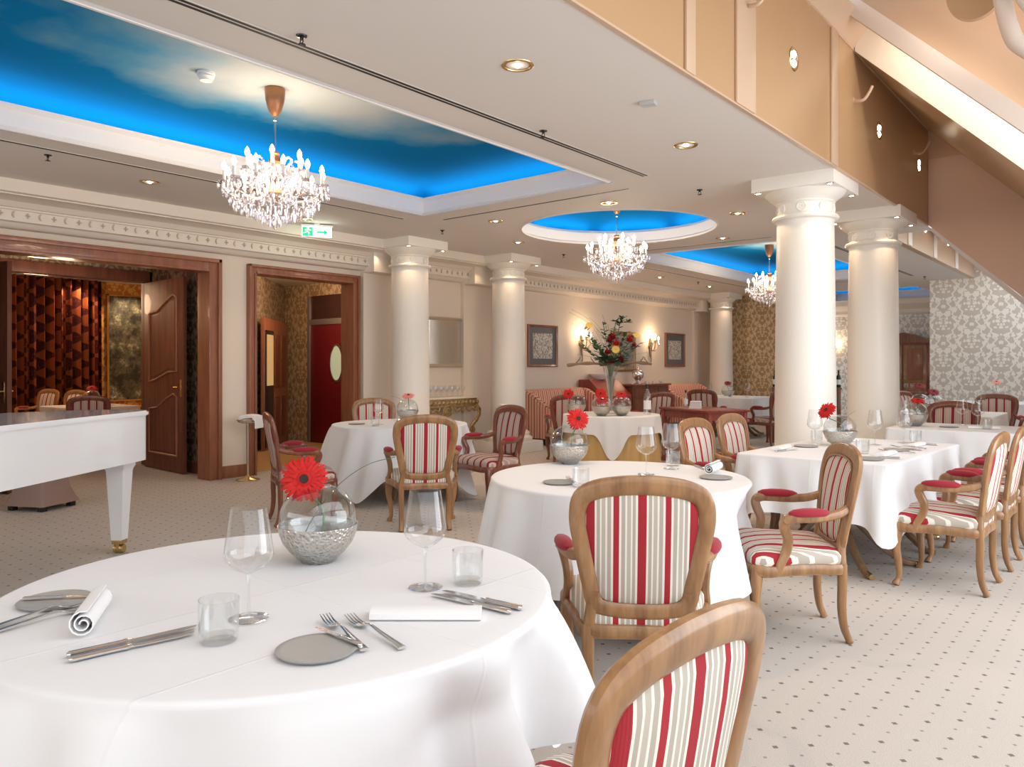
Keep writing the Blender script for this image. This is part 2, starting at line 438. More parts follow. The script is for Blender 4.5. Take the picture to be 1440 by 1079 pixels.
# entablature along the left wall: soffit drop, cove, ornament frieze, ledge
b = B()
prof = [(WX, 3.16), (-8.17, 3.16), (-8.17, 3.005), (-8.21, 2.995), (-8.21, 2.985), (-8.36, 2.985), (-8.44, 2.965), (-8.49, 2.92), (-8.52, 2.915),
        (-8.52, 2.90), (-8.545, 2.895), (-8.545, 2.815), (-8.50, 2.81), (-8.50, 2.785), (-8.54, 2.775), (-8.57, 2.745), (-8.60, 2.73), (WX, 2.73)]
extrude_profile(b, prof, 'y', -4, 18.6)
struct('trim_cornice', b, mould_m, ang=25)
b = B()
y = -.6; k = 0
while y < 18.4:
    if k % 2 == 0:   # crescent
        sweep(b, [(-8.54, y+.026*math.cos(a)*.6, 2.855+.03*math.sin(a)) for a in [(-1.9+3.8*i/8)+PI for i in range(9)]], [.002+.008*math.sin(PI*i/8) for i in range(9)], 5, up=(1, 0, 0))
    else:            # small cross
        box(b, (-8.54, y, 2.855), (.014, .012, .05)); box(b, (-8.54, y, 2.855), (.014, .042, .014)); lathe(b, [(0, -.015), (.016, 0), (0, .015)], 6, (-8.538, y, 2.855))
    y += .118; k += 1
struct('trim_frieze_ornament', b, mat('ornament_paint', (.58, .47, .37), .5))

# flat ceiling with the openings of the coffers
COF = [(-6.50, -3.95, .62, 6.245), (-6.50, -3.95, 10.65, 16.30), (-6.50, -3.95, 18.75, 21.6)]
CC = (-5.225, 8.42); CR = 1.25
b = B(); zc = CZ
def slab(x0, x1, y0, y1): bx(b, x0, x1, y0, y1, zc, zc+.06)
slab(WX, -6.5, -4, 23); slab(-3.95, FX-.021, -4, 11.14); slab(-3.95, SX-.1, 11.14, 17.7); slab(-3.95, -3.5, 17.7, 23)
slab(-6.5, -3.95, -4, .62); slab(-6.5, -3.95, 16.3, 18.75); slab(-6.5, -3.95, 21.6, 23)
slab(-6.5, -3.95, 6.245, CC[1]-CR-.02); slab(-6.5, -3.95, CC[1]+CR+.02, 10.65)
M_ = 64   # ring between the circle and its square
sq = []
for i in range(M_):
    a = 2*PI*i/M_; c, s_ = math.cos(a), math.sin(a); k = 1/max(abs(c), abs(s_)); sq.append((c*k, s_*k))
for i in range(M_):
    j = (i+1) % M_
    def P(u, r, z): return (CC[0]+u[0]*r[0], CC[1]+u[1]*r[1], z)
    ci, cj = (math.cos(2*PI*i/M_), math.sin(2*PI*i/M_)), (math.cos(2*PI*j/M_), math.sin(2*PI*j/M_))
    out = (1.28, CR+.02) if False else (1.275, CR+.02)
    q = [P(ci, (CR, CR), zc), P(cj, (CR, CR), zc), P(sq[j], (1.275, CR+.02), zc), P(sq[i], (1.275, CR+.02), zc)]
    face(b, *q)
struct('ceiling', b, ceil_m, smooth=False)

# coffers: upright moulded band, hidden cove, domed sky-painted panel
def rect_coffer(n, x0, x1, y0, y1, blobs):
    b = B(); t = .035
    pr = [(0, CZ-.012), (.02, CZ-.012), (.03, CZ+.012), (.012, CZ+.03), (.012, CZ+.15), (-.02, CZ+.175), (-.02, CZ+.19), (.05, CZ+.19), (.05, CZ-.0)]
    for (sx, xe) in ((1, x0), (-1, x1)):
        extrude_profile(b, [(xe-sx*(u-.02), z) for u, z in pr], 'y', y0-.02, y1+.02)
    for (sy, ye) in ((1, y0), (-1, y1)):
        extrude_profile(b, [(ye-sy*(u-.02), z) for u, z in pr], 'x', x0-.02, x1+.02)
    struct('trim_coffer_%d' % n, b, coffer_m, ang=25)
    # dome: outer edge beyond the band, four sloped sides meeting in diagonal creases, flat top
    b = B(); e = .22; zt = CZ+.40; z0 = CZ+.19
    loops = []
    for k in range(9):
        f = k/8; ins = -e+ .62*(1-math.cos(f*PI/2)) ; z = z0+(zt-z0)*math.sin(f*PI/2)
        loops.append([(x0+ins, y0+ins, z), (x1-ins, y0+ins, z), (x1-ins, y1-ins, z), (x0+ins, y1-ins, z)])
    for A, D in zip(loops, loops[1:]):
        for i in range(4): face(b, A[i], A[(i+1) % 4], D[(i+1) % 4], D[i])
    face(b, *loops[-1])
    bmesh.ops.remove_doubles(b, verts=b.verts[:], dist=.0005)
    struct('ceiling_coffer_%d' % n, b, mk_sky('sky_paint_%d' % n, blobs), ang=30)
    # cove bottom
    b = B()
    for (a0, a1, c0, c1) in ((x0-e, x0-.03, y0-e, y1+e), (x1+.03, x1+e, y0-e, y1+e), (x0-.03, x1+.03, y0-e, y0-.03), (x0-.03, x1+.03, y1+.03, y1+e)):
        bx(b, a0, a1, c0, c1, CZ+.10, CZ+.12)
    struct('ceiling_cove_%d' % n, b, coffer_m, smooth=False)
    cw = (.9, .95, 1.0); pw = 1.0
    for (p, d, L) in (((x0-.10, (y0+y1)/2, CZ+.15), (.45, 0, 1), y1-y0), ((x1+.10, (y0+y1)/2, CZ+.15), (-.45, 0, 1), y1-y0)):
        o = area('cove_light', p, d, .06, L, pw*L, cw); 
        o.rotation_euler = Euler((0, math.atan2(d[0], -1) if False else (PI-.42 if d[0] < 0 else PI+.42), 0))
    for (p, d, L) in ((((x0+x1)/2, y0-.10, CZ+.15), (0, .45, 1), x1-x0), (((x0+x1)/2, y1+.10, CZ+.15), (0, -.45, 1), x1-x0)):
        o = area('cove_light', p, d, L, .06, pw*L, cw)
        o.rotation_euler = Euler((PI-.42 if d[1] > 0 else PI+.42, 0, 0))
rect_coffer(1, *COF[0], [(-4.95, 3.5, 1.15, 2.0)])
rect_coffer(2, *COF[1], [(-4.7, 13.3, 1.0, 1.8)])
rect_coffer(3, *COF[2], [(-3.0, 18.0, .2, .2)])
# round coffer
b = B()
lathe(b, [(CR, CZ), (CR-.03, CZ-.012), (CR-.045, CZ+.01), (CR-.02, CZ+.03), (CR-.02, CZ+.15), (CR+.02, CZ+.19), (CR+.05, CZ+.19), (CR+.05, CZ)], 72, (*CC, 0), cap=False)
struct('trim_coffer_4', b, coffer_m, ang=25)
b = B(); lathe(b, [(CR+.22, CZ+.12)]+[(CR+.22-.62*(1-math.cos(k/8*PI/2)), CZ+.19+.21*math.sin(k/8*PI/2)) for k in range(9)]+[(0, CZ+.40)], 72, (*CC, 0), cap=False)
struct('ceiling_coffer_4', b, mk_sky('sky_paint_4', [(CC[0]-.75, CC[1]-.2, .5, .6)]))
b = B(); lathe(b, [(CR+.22, CZ+.12), (CR+.05, CZ+.12)], 72, (*CC, 0), cap=False); struct('ceiling_cove_4', b, coffer_m)
for i in range(8):
    a = 2*PI*(i+.5)/8; o = area('cove_light', (CC[0]+(CR+.11)*math.cos(a), CC[1]+(CR+.11)*math.sin(a), CZ+.15), (-.45*math.cos(a), -.45*math.sin(a), 1), .9, .06, 1.0*.95, (.9, .95, 1))
    o.rotation_euler = (Matrix.Rotation(a+PI/2, 3, 'Z') @ Matrix.Rotation(PI-.42 , 3, 'X')).to_euler()

# fascia above the right-hand columns
FT = 4.305
b = B(); bx(b, FX-.12, FX, -4, 10.66, CZ+.004, FT); struct('wall_fascia', b, tan_m, smooth=False)
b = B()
for (y0, y1) in ((4.16, 4.28), (4.88, 5.2), (6.86, 7.03)): bx(b, FX, FX+.02, y0, y1, CZ, FT, .008)  # paler upright strips paint in window reflections on the lacquer
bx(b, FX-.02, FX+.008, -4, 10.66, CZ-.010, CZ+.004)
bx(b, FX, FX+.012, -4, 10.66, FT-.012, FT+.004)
struct('trim_fascia_reflections', b, tan_l)
b = B(); bx(b, SX-.09, SX, 10.9, 17.7, CZ-.004, 3.75); struct('wall_fascia_far', b, tan_l, smooth=False)
b = B()
for y0 in (12.2, 13.9, 15.7): bx(b, SX, SX+.02, y0, y0+.22, CZ, 3.75, .008)  # pale strips paint in reflections along the far fascia
struct('trim_reflections_far', b, mould_m)
# slanted roof (45 degrees) on the window side
def slope_slab(name, m, y0, y1, zt, th, x0=FX, x1=1.9):
    """slab whose underside is z = zt-(x-FX)"""
    b = B(); 
    for y in (y0, y1): pass
    A = [(x0, y0, zt-(x0-FX)), (x1, y0, zt-(x1-FX)), (x1, y0, zt-(x1-FX)+th), (x0, y0, zt-(x0-FX)+th)]
    D = [(x, y1, z) for x, _, z in A]
    face(b, *A); face(b, *reversed(D))
    for i in range(4): face(b, A[i], D[i], D[(i+1) % 4], A[(i+1) % 4])
    bmesh.ops.remove_doubles(b, verts=b.verts[:], dist=.0005)
    return struct(name, b, m, smooth=False)
slope_slab('ceiling_slope', tan_m, 7.53, 10.66, FT, .36)                     # soffit, its lit cheek faces the camera
slope_slab('trim_rafter_board', slope_m, 7.08, 7.16, FT+.24, .19, FX-.3)     # board that hides the light on the cheek
slope_slab('ceiling_slope_upper', tan_d, -4, 7.53, FT+1.45, .1, FX-1.0, -.25)
slope_slab('ceiling_slope_low', slope_m, 11.0, 17.7, 3.10, .1, SX, -2.35)
slope_slab('ceiling_slope_low_2', slope_m, 11.0, 17.7, 3.10, .1, -.75, 1.9)
b = B()
for y in (11.0, 12.3, 13.6, 14.9, 16.2, 17.6):
    A = [(-2.35, y, 3.10-(-2.35-FX)), (-.75, y, 3.10-(-.75-FX))]
    sweep(b, A, (.03, .04), 4)
for x in (-1.9, -1.35): sweep(b, [(x, 11, 3.10-(x-FX)), (x, 17.7, 3.10-(x-FX))], (.025, .03), 4)
struct('window_1', b, mat('window_bar', (.55, .55, .56), .5))
# upright cheek where the high bay ends (brown, with a lighter lower panel)
b = B()
poly = [(FX, CZ), (FX, FT), (1.9, FT-(1.9-FX)), (1.9, max(.0, CZ-.93*(1.9-FX)))]
poly = [(FX, CZ), (FX, FT), (1.9, FT-(1.9-FX)), (1.15, 0.02), (1.1, 0.02)]
A = [b.verts.new((x, 10.66, z)) for x, z in poly]; D = [b.verts.new((x, 10.78, z)) for x, z in poly]
b.faces.new(A); b.faces.new(list(reversed(D)))
for i in range(len(poly)): b.faces.new((A[i], D[i], D[(i+1) % len(poly)], A[(i+1) % len(poly)]))
struct('wall_cheek', b, mat('cheek_paint', (.62, .40, .27), .6), smooth=False)
b = B(); zz = 3.93
face(b, (FX+.005, 10.652, CZ+.0), (FX+.005, 10.652, zz), (FX+FT-zz, 10.652, zz), (1.2, 10.652, FT-(1.2-FX)), (1.06, 10.652, .04))
struct('wall_cheek_panel', b, mat('cheek_panel_paint', (.70, .49, .38), .55), smooth=False, recalc=False)
b = B(); poly = [(FX-1.2, FT+.3), (FX, FT+.3), (2.0, FT+.3-(2.0-FX)), (2.0, 6.4), (FX-1.2, 6.4)]
A = [b.verts.new((x, 7.545, z)) for x, z in poly]; D = [b.verts.new((x, 7.62, z)) for x, z in poly]
b.faces.new(A); b.faces.new(list(reversed(D)))
for i in range(5): b.faces.new((A[i], D[i], D[(i+1) % 5], A[(i+1) % 5]))
struct('wall_dormer', b, tan_d, smooth=False)
b = B(); extrude_profile(b, [(FX, FT), (FX+.145, FT+.195), (FX+.10, FT+.23), (FX-.06, FT+.02)], 'y', -4, 7.53); struct('trim_fillet', b, tan_l, smooth=False)
# rounded hanging valance and pale pipe high on the right
b = B(); vx = -.965
pv = [(vx+.185*math.cos(PI+PI*i/16), 4.06+.205*math.sin(PI+PI*i/16)) for i in range(17)]
poly = [(vx-.30, 5.0)]+pv+[(vx+.20, 5.0)]
A = [b.verts.new((x, 6.35, z)) for x, z in poly]; D = [b.verts.new((x, 6.40, z)) for x, z in poly]
b.faces.new(A); b.faces.new(list(reversed(D)))
for i in range(len(poly)): b.faces.new((A[i], D[i], D[(i+1) % len(poly)], A[(i+1) % len(poly)]))
struct('trim_valance', b, tan_m)
b = B(); sweep(b, catmull([(-.86, 6.2, 4.5), (-.79, 6.2, 3.95), (-.735, 6.2, 3.66), (-.66, 6.2, 3.52), (-.4, 6.2, 3.3)], 5), .055, 10)
sweep(b, catmull([(-.76, 6.1, 4.5), (-.70, 6.1, 4.0), (-.62, 6.1, 3.75), (-.4, 6.1, 3.5)], 5), .04, 10)
struct('trim_roof_pipe', b, slope_m)
slope_slab('trim_lit_cheek', mat('cheek_lit_tone', (.80, .70, .58), .6), 7.515, 7.529, FT, .34, FX+.02)  # pale slab puts the light on the beam's cheek into its colour
o = area('cove_light_rafter', (-.62, 7.24, 3.20), (0, 1, 0), 3.2, .05, 5.0, (1, .93, .82))
ex = Vector((1, 0, -1)).normalized(); ez = -Vector((-.5, .62, -.5)).normalized(); ey = ez.cross(ex)
o.rotation_euler = Matrix((ex, ey, ez)).transposed().to_euler()
area('valance_light', (-.9, 6.75, 4.2), (0, 1, .0), .9, .5, 3.5, (1, .93, .84))

# end wall with silver paper, partition, far room
b = B(); bx(b, -3.5, 2.1, 17.7, 17.9, 0, 3.9); struct('wall_end', b, dam_silver, smooth=False)
b = B(); bx(b, -3.5, -3.42, 17.9, 23, 0, 3.2); struct('wall_far_right', b, wall_m, smooth=False)
b = B(); bx(b, WX-.2, -6.7, 18.6, 18.8, 0, 3.2); bx(b, -7.78, -6.7, 18.52, 18.6, 0, 3.12); struct('wall_partition', b, dam_gold, smooth=False)
b = B(); bx(b, WX-.2, -3.4, 22.6, 22.8, 0, 3.2); struct('wall_far', b, dam_silver, smooth=False)
b = B(); extrude_profile(b, [(22.6, 3.13), (22.1, 3.13), (22.1, 3.0), (22.25, 2.98), (22.4, 2.9), (22.46, 2.88), (22.46, 2.8), (22.5, 2.76), (22.6, 2.74)], 'x', WX, -3.5); struct('trim_cornice_far', b, mould_m, ang=25)
# window wall on the right, out of the picture, and the wall behind the camera
b = B(); bx(b, 1.9, 2.1, -4, 17.7, 0, .35); bx(b, 1.9, 2.1, -4, 17.7, 2.9, 3.2)
for y in range(-4, 19, 2): bx(b, 1.9, 2.0, y-.06, y+.06, .35, 2.9)
struct('wall_right', b, wall_m, smooth=False)
b = B(); bx(b, WX, 2.1, -4.1, -4, 0, 1.5); bx(b, WX, 2.1, -4.1, -4, 3.0, 5.8)  # window band made up to let in front fill
for x in (-8.6, -6, -3.4, -.8, 1.9): bx(b, x-.1, x+.1, -4.1, -4, .4, 3.0)
struct('wall_back', b, wall_m, smooth=False)

# vestibule and the private dining room seen through the double doors
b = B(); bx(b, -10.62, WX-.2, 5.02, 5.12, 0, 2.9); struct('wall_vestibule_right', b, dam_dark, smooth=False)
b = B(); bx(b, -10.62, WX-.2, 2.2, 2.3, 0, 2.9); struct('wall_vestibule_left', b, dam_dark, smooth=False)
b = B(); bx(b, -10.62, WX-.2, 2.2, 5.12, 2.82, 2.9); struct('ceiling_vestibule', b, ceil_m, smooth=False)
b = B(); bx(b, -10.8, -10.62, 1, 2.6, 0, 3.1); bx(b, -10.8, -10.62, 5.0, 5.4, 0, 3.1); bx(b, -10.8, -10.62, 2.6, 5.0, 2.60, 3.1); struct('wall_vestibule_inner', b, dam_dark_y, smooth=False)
b = B()
for (a, c) in ((2.5, 2.62), (4.98, 5.1)): bx(b, -10.82, -10.58, a, c, 0, 2.66, .008)
bx(b, -10.82, -10.58, 2.5, 5.1, 2.52, 2.66, .008)
struct('trim_3', b, wood_d)
b = B(); bx(b, -10.6, WX-.22, 5.0, 5.02, 0, .14); struct('baseboard_vestibule', b, wood_d)
b = B(); bx(b, -16, -15.8, .5, 8.6, 0, 3.2); struct('wall_private_room', b, dam_orange, smooth=False)
b = B(); prism(b, [(-10.75, 5.12), (-10.62, 5.3), (-15.9, 8.3), (-15.9, 8.1)], 0, 3.2); struct('wall_private_room_right', b, mat('amber_paint', (.66, .42, .20), .6), smooth=False)
b = B(); bx(b, -16, -10.62, .5, 8.6, 3.01, 3.1); struct('ceiling_private_room', b, ceil_m, smooth=False)
b = B(); bx(b, -16, -10.62, .4, .5, 0, 3.2); struct('wall_private_room_left', b, wall_m, smooth=False)
point('private_room_light', (-13.6, 4.6, 2.6), 40, WARM, .2)
spot('private_room_spot', (-15.3, 5.9, 2.98), (-.25, 0, -1), 60, WARM, 110)
spot('private_room_spot', (-15.3, 7.0, 2.98), (-.25, 0, -1), 45, WARM, 100)
point('vestibule_light', (-9.8, 3.6, 2.25), 9, WARM, .12)
# passage behind the second opening
b = B(); prism(b, [(-8.91, 5.3), (-8.91, 5.42), (-10.95, 6.8), (-12.55, 8.5), (-12.65, 8.4), (-11.0, 6.7)], 0, 3.0); struct('wall_passage_left', b, dam_dark_y, smooth=False)
b = B(); bx(b, -12.65, -8.91, 8.4, 8.5, 0, 3.0); struct('wall_passage_back', b, dam_gold, smooth=False)
b = B(); prism(b, [(-8.91, 5.3), (-8.91, 8.5), (-12.65, 8.5), (-11.0, 6.7)], 2.85, 2.95); struct('ceiling_passage', b, ceil_m, smooth=False)
point('passage_light', (-10.2, 7.3, 2.7), 24, WARM, .1)

# ------------------------------------------------------------------ columns
def make_column():
    r = thing('column', '', 'column')
    b = B(); bx(b, -.40, .40, -.40, .40, 0, .17, .006); obj('plinth', b, col_m, r)
    b = B(); lathe(b, [(.375, .17), (.39, .20), (.385, .235), (.345, .255), (.335, .275), (.345, .295), (.335, .32), (.30, .335), (.288, .36)], 48, cap=False); obj('base', b, col_m, r)
    b = B(); lathe(b, [(.288, .36), (.278, .42), (.274, 1.1), (.264, 2.1), (.256, 2.72)], 56, cap=False); obj('shaft', b, col_m, r)
    b = B()
    lathe(b, [(.256, 2.72), (.262, 2.735), (.292, 2.745), (.302, 2.762), (.292, 2.78), (.262, 2.79), (.252, 2.80), (.252, 2.885), (.268, 2.90), (.262, 2.91),
              (.275, 2.92), (.30, 2.935), (.335, 2.965), (.355, 2.99), (.36, 3.0)], 56, cap=False)
    for i in range(8):
        a = 2*PI*(i+.25)/8; M = Matrix.Translation((.25*math.cos(a), .25*math.sin(a), 2.843)) @ Matrix.Rotation(a, 4, 'Z') @ Matrix.Rotation(PI/2, 4, 'Y')
        lathe(b, [(0, 0), (.012, .012), (.012, .008), (.036, .006), (.04, .012), (.044, .006), (.046, 0)], 14, (0, 0, 0), M, cap=False)
    obj('capital', b, col_m, r)
    b = B(); bx(b, -.375, .375, -.375, .375, 3.0, 3.125, .004); obj('abacus', b, col_m, r)
    for (sx, sy) in ((-1, -1), (-1, 1), (1, -1), (1, 1)):
        b = B(); lathe(b, [(.001, .004), (.022, .004), (.026, -.004), (.030, -.008), (.034, 0)], 18, (.325*sx, .325*sy, 2.998), cap=False); l = obj('spot_lamp', b, chrome, r)
        b = B(); lathe(b, [(0, -.004), (.022, -.004), (.022, 0)], 16, (.325*sx, .325*sy, 2.998)); obj('bulb', b, lamp_m, l)
    return r
COLK = Kind(make_column())
COLS = [((-2.52, 7.40), 'white column right of the room, nearest the camera behind the square table'), ((-2.455, 9.47), 'white column just behind the nearest right-hand column'),
        ((-8.03, 7.45), 'white column by the left wall beside the open passage door'), ((-7.98, 9.55), 'white column by the left wall between the gilt console and the ink drawing'),
        ((-8.08, 17.78), 'white column far back at the end of the left wall')]
for (x, y), l in COLS:
    COLK.place(l, (x, y, 0))
    for (sx, sy) in ((1, -1), (-1, -1), (1, 1)):
        spot('column_spot', (x+.325*sx, y+.325*sy, 2.985), (-.09*sx, -.09*sy, -1), 6.5, WARM, 95, .8, .02)
b = B()
for y in (7.45, 9.55, 17.78): bx(b, WX, -8.40, y-.34, y+.34, 2.70, 3.0)
struct('trim_lintel', b, mould_m, smooth=False)

# ------------------------------------------------------------------ ceiling fittings
def make_downlight():
    r = thing('downlight', '', 'ceiling light')
    b = B(); lathe(b, [(.072, .002), (.075, -.006), (.086, -.008), (.094, -.004), (.096, .002)], 28, cap=False); obj('trim_ring', b, brass, r)
    b = B(); lathe(b, [(.072, -.001), (.066, .0), (.03, .0015), (0, .002)], 28, cap=False); obj('reflector', b, mat('lamp_reflector', (.55, .40, .25), .3, .9), r)
    b = B(); lathe(b, [(0, -.012), (.014, -.010), (.022, -.001)], 14, cap=False); obj('bulb', b, lamp_m, r)
    return r
DL = Kind(make_downlight())
for (x, y), l in [((-2.83, 3.47), 'large brass-rimmed downlight on the flat ceiling nearest the camera'), ((-2.83, 5.575), 'brass-rimmed downlight before the nearest right-hand column'),
        ((-7.32, 3.45), 'downlight on the soffit above the double doors'), ((-4.465, 7.02), 'downlight between the long coffer and the round coffer, above its chandelier'),
        ((-6.09, 7.05), 'downlight beside the left end of the slot by the round coffer'), ((-6.90, 8.47), 'downlight on the ceiling left of the round coffer'), ((-3.64, 8.45), 'downlight on the ceiling right of the round coffer'),
        ((-4.51, 9.97), 'downlight between the round coffer and the far coffer'), ((-7.47, 13.6), 'downlight near the frieze left of the far coffer'), ((-7.5, 15.9), 'farther downlight near the frieze left of the far coffer'),
        ((-7.75, 5.5), 'downlight on the soffit above the passage opening')]:
    DL.place(l, (x, y, CZ)); spot('downlight_beam', (x, y, CZ-.02), (0, 0, -1), 18 if x < -7 and y < 6 else 38, WARM, 105, .8, .04)
def make_sprinkler():
    r = thing('sprinkler', '', 'sprinkler')
    b = B(); lathe(b, [(.030, 0), (.028, -.006), (.010, -.010), (.010, -.022), (0, -.022)], 16); obj('escutcheon', b, black_l, r)
    b = B()
    for s in (-1, 1): sweep(b, [(.008*s, 0, -.02), (.014*s, 0, -.032), (.004*s, 0, -.046)], .003, 6)
    obj('frame', b, black_l, r)
    b = B(); lathe(b, [(0, -.045), (.020, -.046), (.022, -.049), (0, -.050)], 14); obj('deflector', b, black_l, r)
    return r
SP = Kind(make_sprinkler())
for (x, y), l in [((-3.453, 2.43), 'black sprinkler head beside the long slot nearest the camera'), ((-3.473, 4.56), 'black sprinkler head midway along the long slot'), ((-3.445, 7.08), 'black sprinkler head before the right-hand columns'),
        ((-7.03, 2.47), 'black sprinkler head above the double doors'), ((-7.035, 7.09), 'black sprinkler head near the passage-side column capital'), ((-7.1, 9.85), 'black sprinkler head left of the round coffer'),
        ((-7.28, 14.9), 'black sprinkler head near the frieze far back'), ((-3.39, 14.35), 'black sprinkler head by the far slot behind the right-hand columns'), ((-3.41, 16.8), 'black sprinkler head at the far edge of the flat ceiling')]:
    SP.place(l, (x, y, CZ))
def slot(label, x0, x1, y0, y1, double=False):
    """recessed linear diffuser let into the ceiling"""
    ax = (x1-x0) > (y1-y0); cx, cy = (x0+x1)/2, (y0+y1)/2; L = max(x1-x0, y1-y0); w = .075 if double else .045
    r = thing('linear_diffuser', label, 'ceiling vent', (cx, cy, CZ), 0 if ax else PI/2)
    b = B(); bx(b, -L/2, L/2, -w/2, w/2, -.0025, .001); obj('frame', b, ceil_m, r, smooth=False)
    for o_ in ((-.018, .018) if double else (0,)):
        b = B(); bx(b, -L/2+.01, L/2-.01, o_-(.011 if double else .016), o_+(.011 if double else .016), -.0035, 0); obj('slot', b, black_m, r, smooth=False)
slot('long double black slot in the ceiling beside the first coffer', -3.574, -3.574, -1.5, 6.25, True)
slot('black slot in the ceiling between the first coffer and the round coffer', -6.52, -3.945, 6.58, 6.58)
slot('long black slot in the ceiling on the wall side of the first coffer', -6.84, -6.84, .5, 6.25)
slot('black slot in the ceiling before the far coffer', -6.5, -3.95, 10.3, 10.3)
slot('long black slot in the ceiling on the wall side of the far coffer', -6.94, -6.94, 10.9, 16.55)
slot('double black slot in the ceiling behind the right-hand columns', -3.56, -3.56, 11.0, 16.5, True)
slot('black slot in the ceiling beyond the far coffer', -6.5, -3.95, 16.75, 16.75)
r = thing('smoke_detector', 'white smoke detector on the blue coffer ceiling', 'smoke detector', (-5.32, 2.92, 3.522))
b = B(); lathe(b, [(.062, 0), (.062, -.018), (.055, -.022)], 28); obj('base', b, plastic_w, r)
b = B(); lathe(b, [(.055, -.02), (.058, -.034), (.050, -.046), (.046, -.05), (.044, -.062), (0, -.068)], 28, cap=False); obj('sensor_head', b, plastic_w, r)
b = B(); bx(b, -.05, .05, -.035, .035, -.028, 0, .004); tag(obj('ceiling_sensor', b, mat('grey_plastic', (.5, .5, .5), .4), loc=(-2.555, 4.50, CZ), rz=.2), 'small grey box sensor on the flat ceiling near the bronze fascia', 'sensor')
# exit sign by the first chandelier
r = thing('exit_sign', 'lit green and white exit sign on the ceiling beside the nearest chandelier', 'exit sign', (-7.9, 5.78, CZ+.004), PI/3)
b = B(); bx(b, -.03, .03, -.03, .03, -.03, 0.0); bx(b, -.19, .19, -.04, .04, -.045, -.02, .006); obj('housing', b, plastic_w, r)
b = B(); bx(b, -.18, .18, -.005, .005, -.165, -.045, .002); obj('panel', b, exit_l, r, smooth=False)
def exit_marks(s):
    b = B(); bx(b, -.17, -.05, s*.006-.001, s*.006+.001, -.160, -.05)
    obj('green_field', b, exit_g, r, smooth=False)
    b = B(); bx(b, .0, .09, s*.006-.001, s*.006+.001, -.117, -.095)
    A = [(.085, s*.0068, -.140), (.085, s*.0068, -.072), (.135, s*.0068, -.106)]; face(b, *A); obj('arrow', b, exit_g, r, smooth=False)
    b = B()   # running figure
    lathe(b, [(0, .0), (.012, .001)], 12, (-.105, 0, 0), Matrix.Translation((0, s*.0078, -.066)) @ Matrix.Rotation(PI/2, 4, 'X'), cap=False)
    for q in ([(-.11, -.12), (-.118, -.165)], [(-.118, -.165), (-.09, -.19), (-.10, -.225)], [(-.118, -.165), (-.14, -.19), (-.16, -.195)], [(-.11, -.125), (-.085, -.14), (-.07, -.13)], [(-.11, -.125), (-.135, -.13), (-.14, -.15)]):
        sweep(b, [(x, s*.0072, -.072+(z+.115)*.66) for x, z in q], (.005, .001), 6, up=(0, 1, 0))
    obj('running_figure', b, exit_l, r)
exit_marks(1); exit_marks(-1)
point('exit_glow', (-7.85, 5.75, 2.86), 1.2, (.95, 1, .8), .08)
# fascia spot fittings and hooks
def make_oval():
    r = thing('wall_spotlight', '', 'spotlight')
    b = B(); lathe(b, [(.075, .0), (.078, .006), (.088, .008), (.094, .0)], 28, M=Matrix.Rotation(PI/2, 4, 'Y'), cap=False); obj('trim_ring', b, brass, r)
    b = B(); lathe(b, [(0, .002), (.05, .002), (.075, .004)], 28, M=Matrix.Rotation(PI/2, 4, 'Y'), cap=False); obj('reflector', b, chrome, r)
    for s in (-1, 1):
        b = B(); lathe(b, [(0, .014), (.02, .013), (.03, .004)], 16, (0, 0, 0), Matrix.Translation((0, 0, .034*s)) @ Matrix.Rotation(PI/2, 4, 'Y'), cap=False); obj('bulb', b, lamp_m, r)
    return r
OV = Kind(make_oval())
for y, z, l in ((5.98, 3.748, 'oval twin-bulb spotlight in the bronze fascia nearest the camera'), (8.41, 3.76, 'oval twin-bulb spotlight in the middle of the bronze fascia'), (10.16, 3.76, 'oval twin-bulb spotlight at the far end of the bronze fascia')):
    OV.place(l, (FX+.001, y, z))
for y, l in ((13.34, 'nearest oval spotlight on the far peach fascia'), (15.08, 'middle oval spotlight on the far peach fascia'), (16.82, 'last oval spotlight on the far peach fascia')):
    OV.place(l, (SX+.001, y, 3.51))
def make_hook():
    r = thing('wall_hook', '', 'hook')
    b = B(); lathe(b, [(.03, 0), (.03, .008), (0, .012)], 16, M=Matrix.Rotation(PI/2, 4, 'Y')); obj('rosette', b, tan_l, r)
    b = B(); sweep(b, catmull([(0, 0, 0), (.05, -.01, -.02), (.10, -.01, -.015), (.14, .01, .05), (.16, .02, .10)], 5), .014, 8); obj('arm', b, tan_l, r)
    return r
HK = Kind(make_hook())
for y, z, l in ((5.06, 3.83, 'curved bronze hook on the fascia at the top edge of the picture'), (7.53, 3.84, 'curved bronze hook in the middle of the fascia'), (9.9, 3.86, 'curved bronze hook at the far end of the fascia')):
    HK.place(l, (FX+.001, y, z))

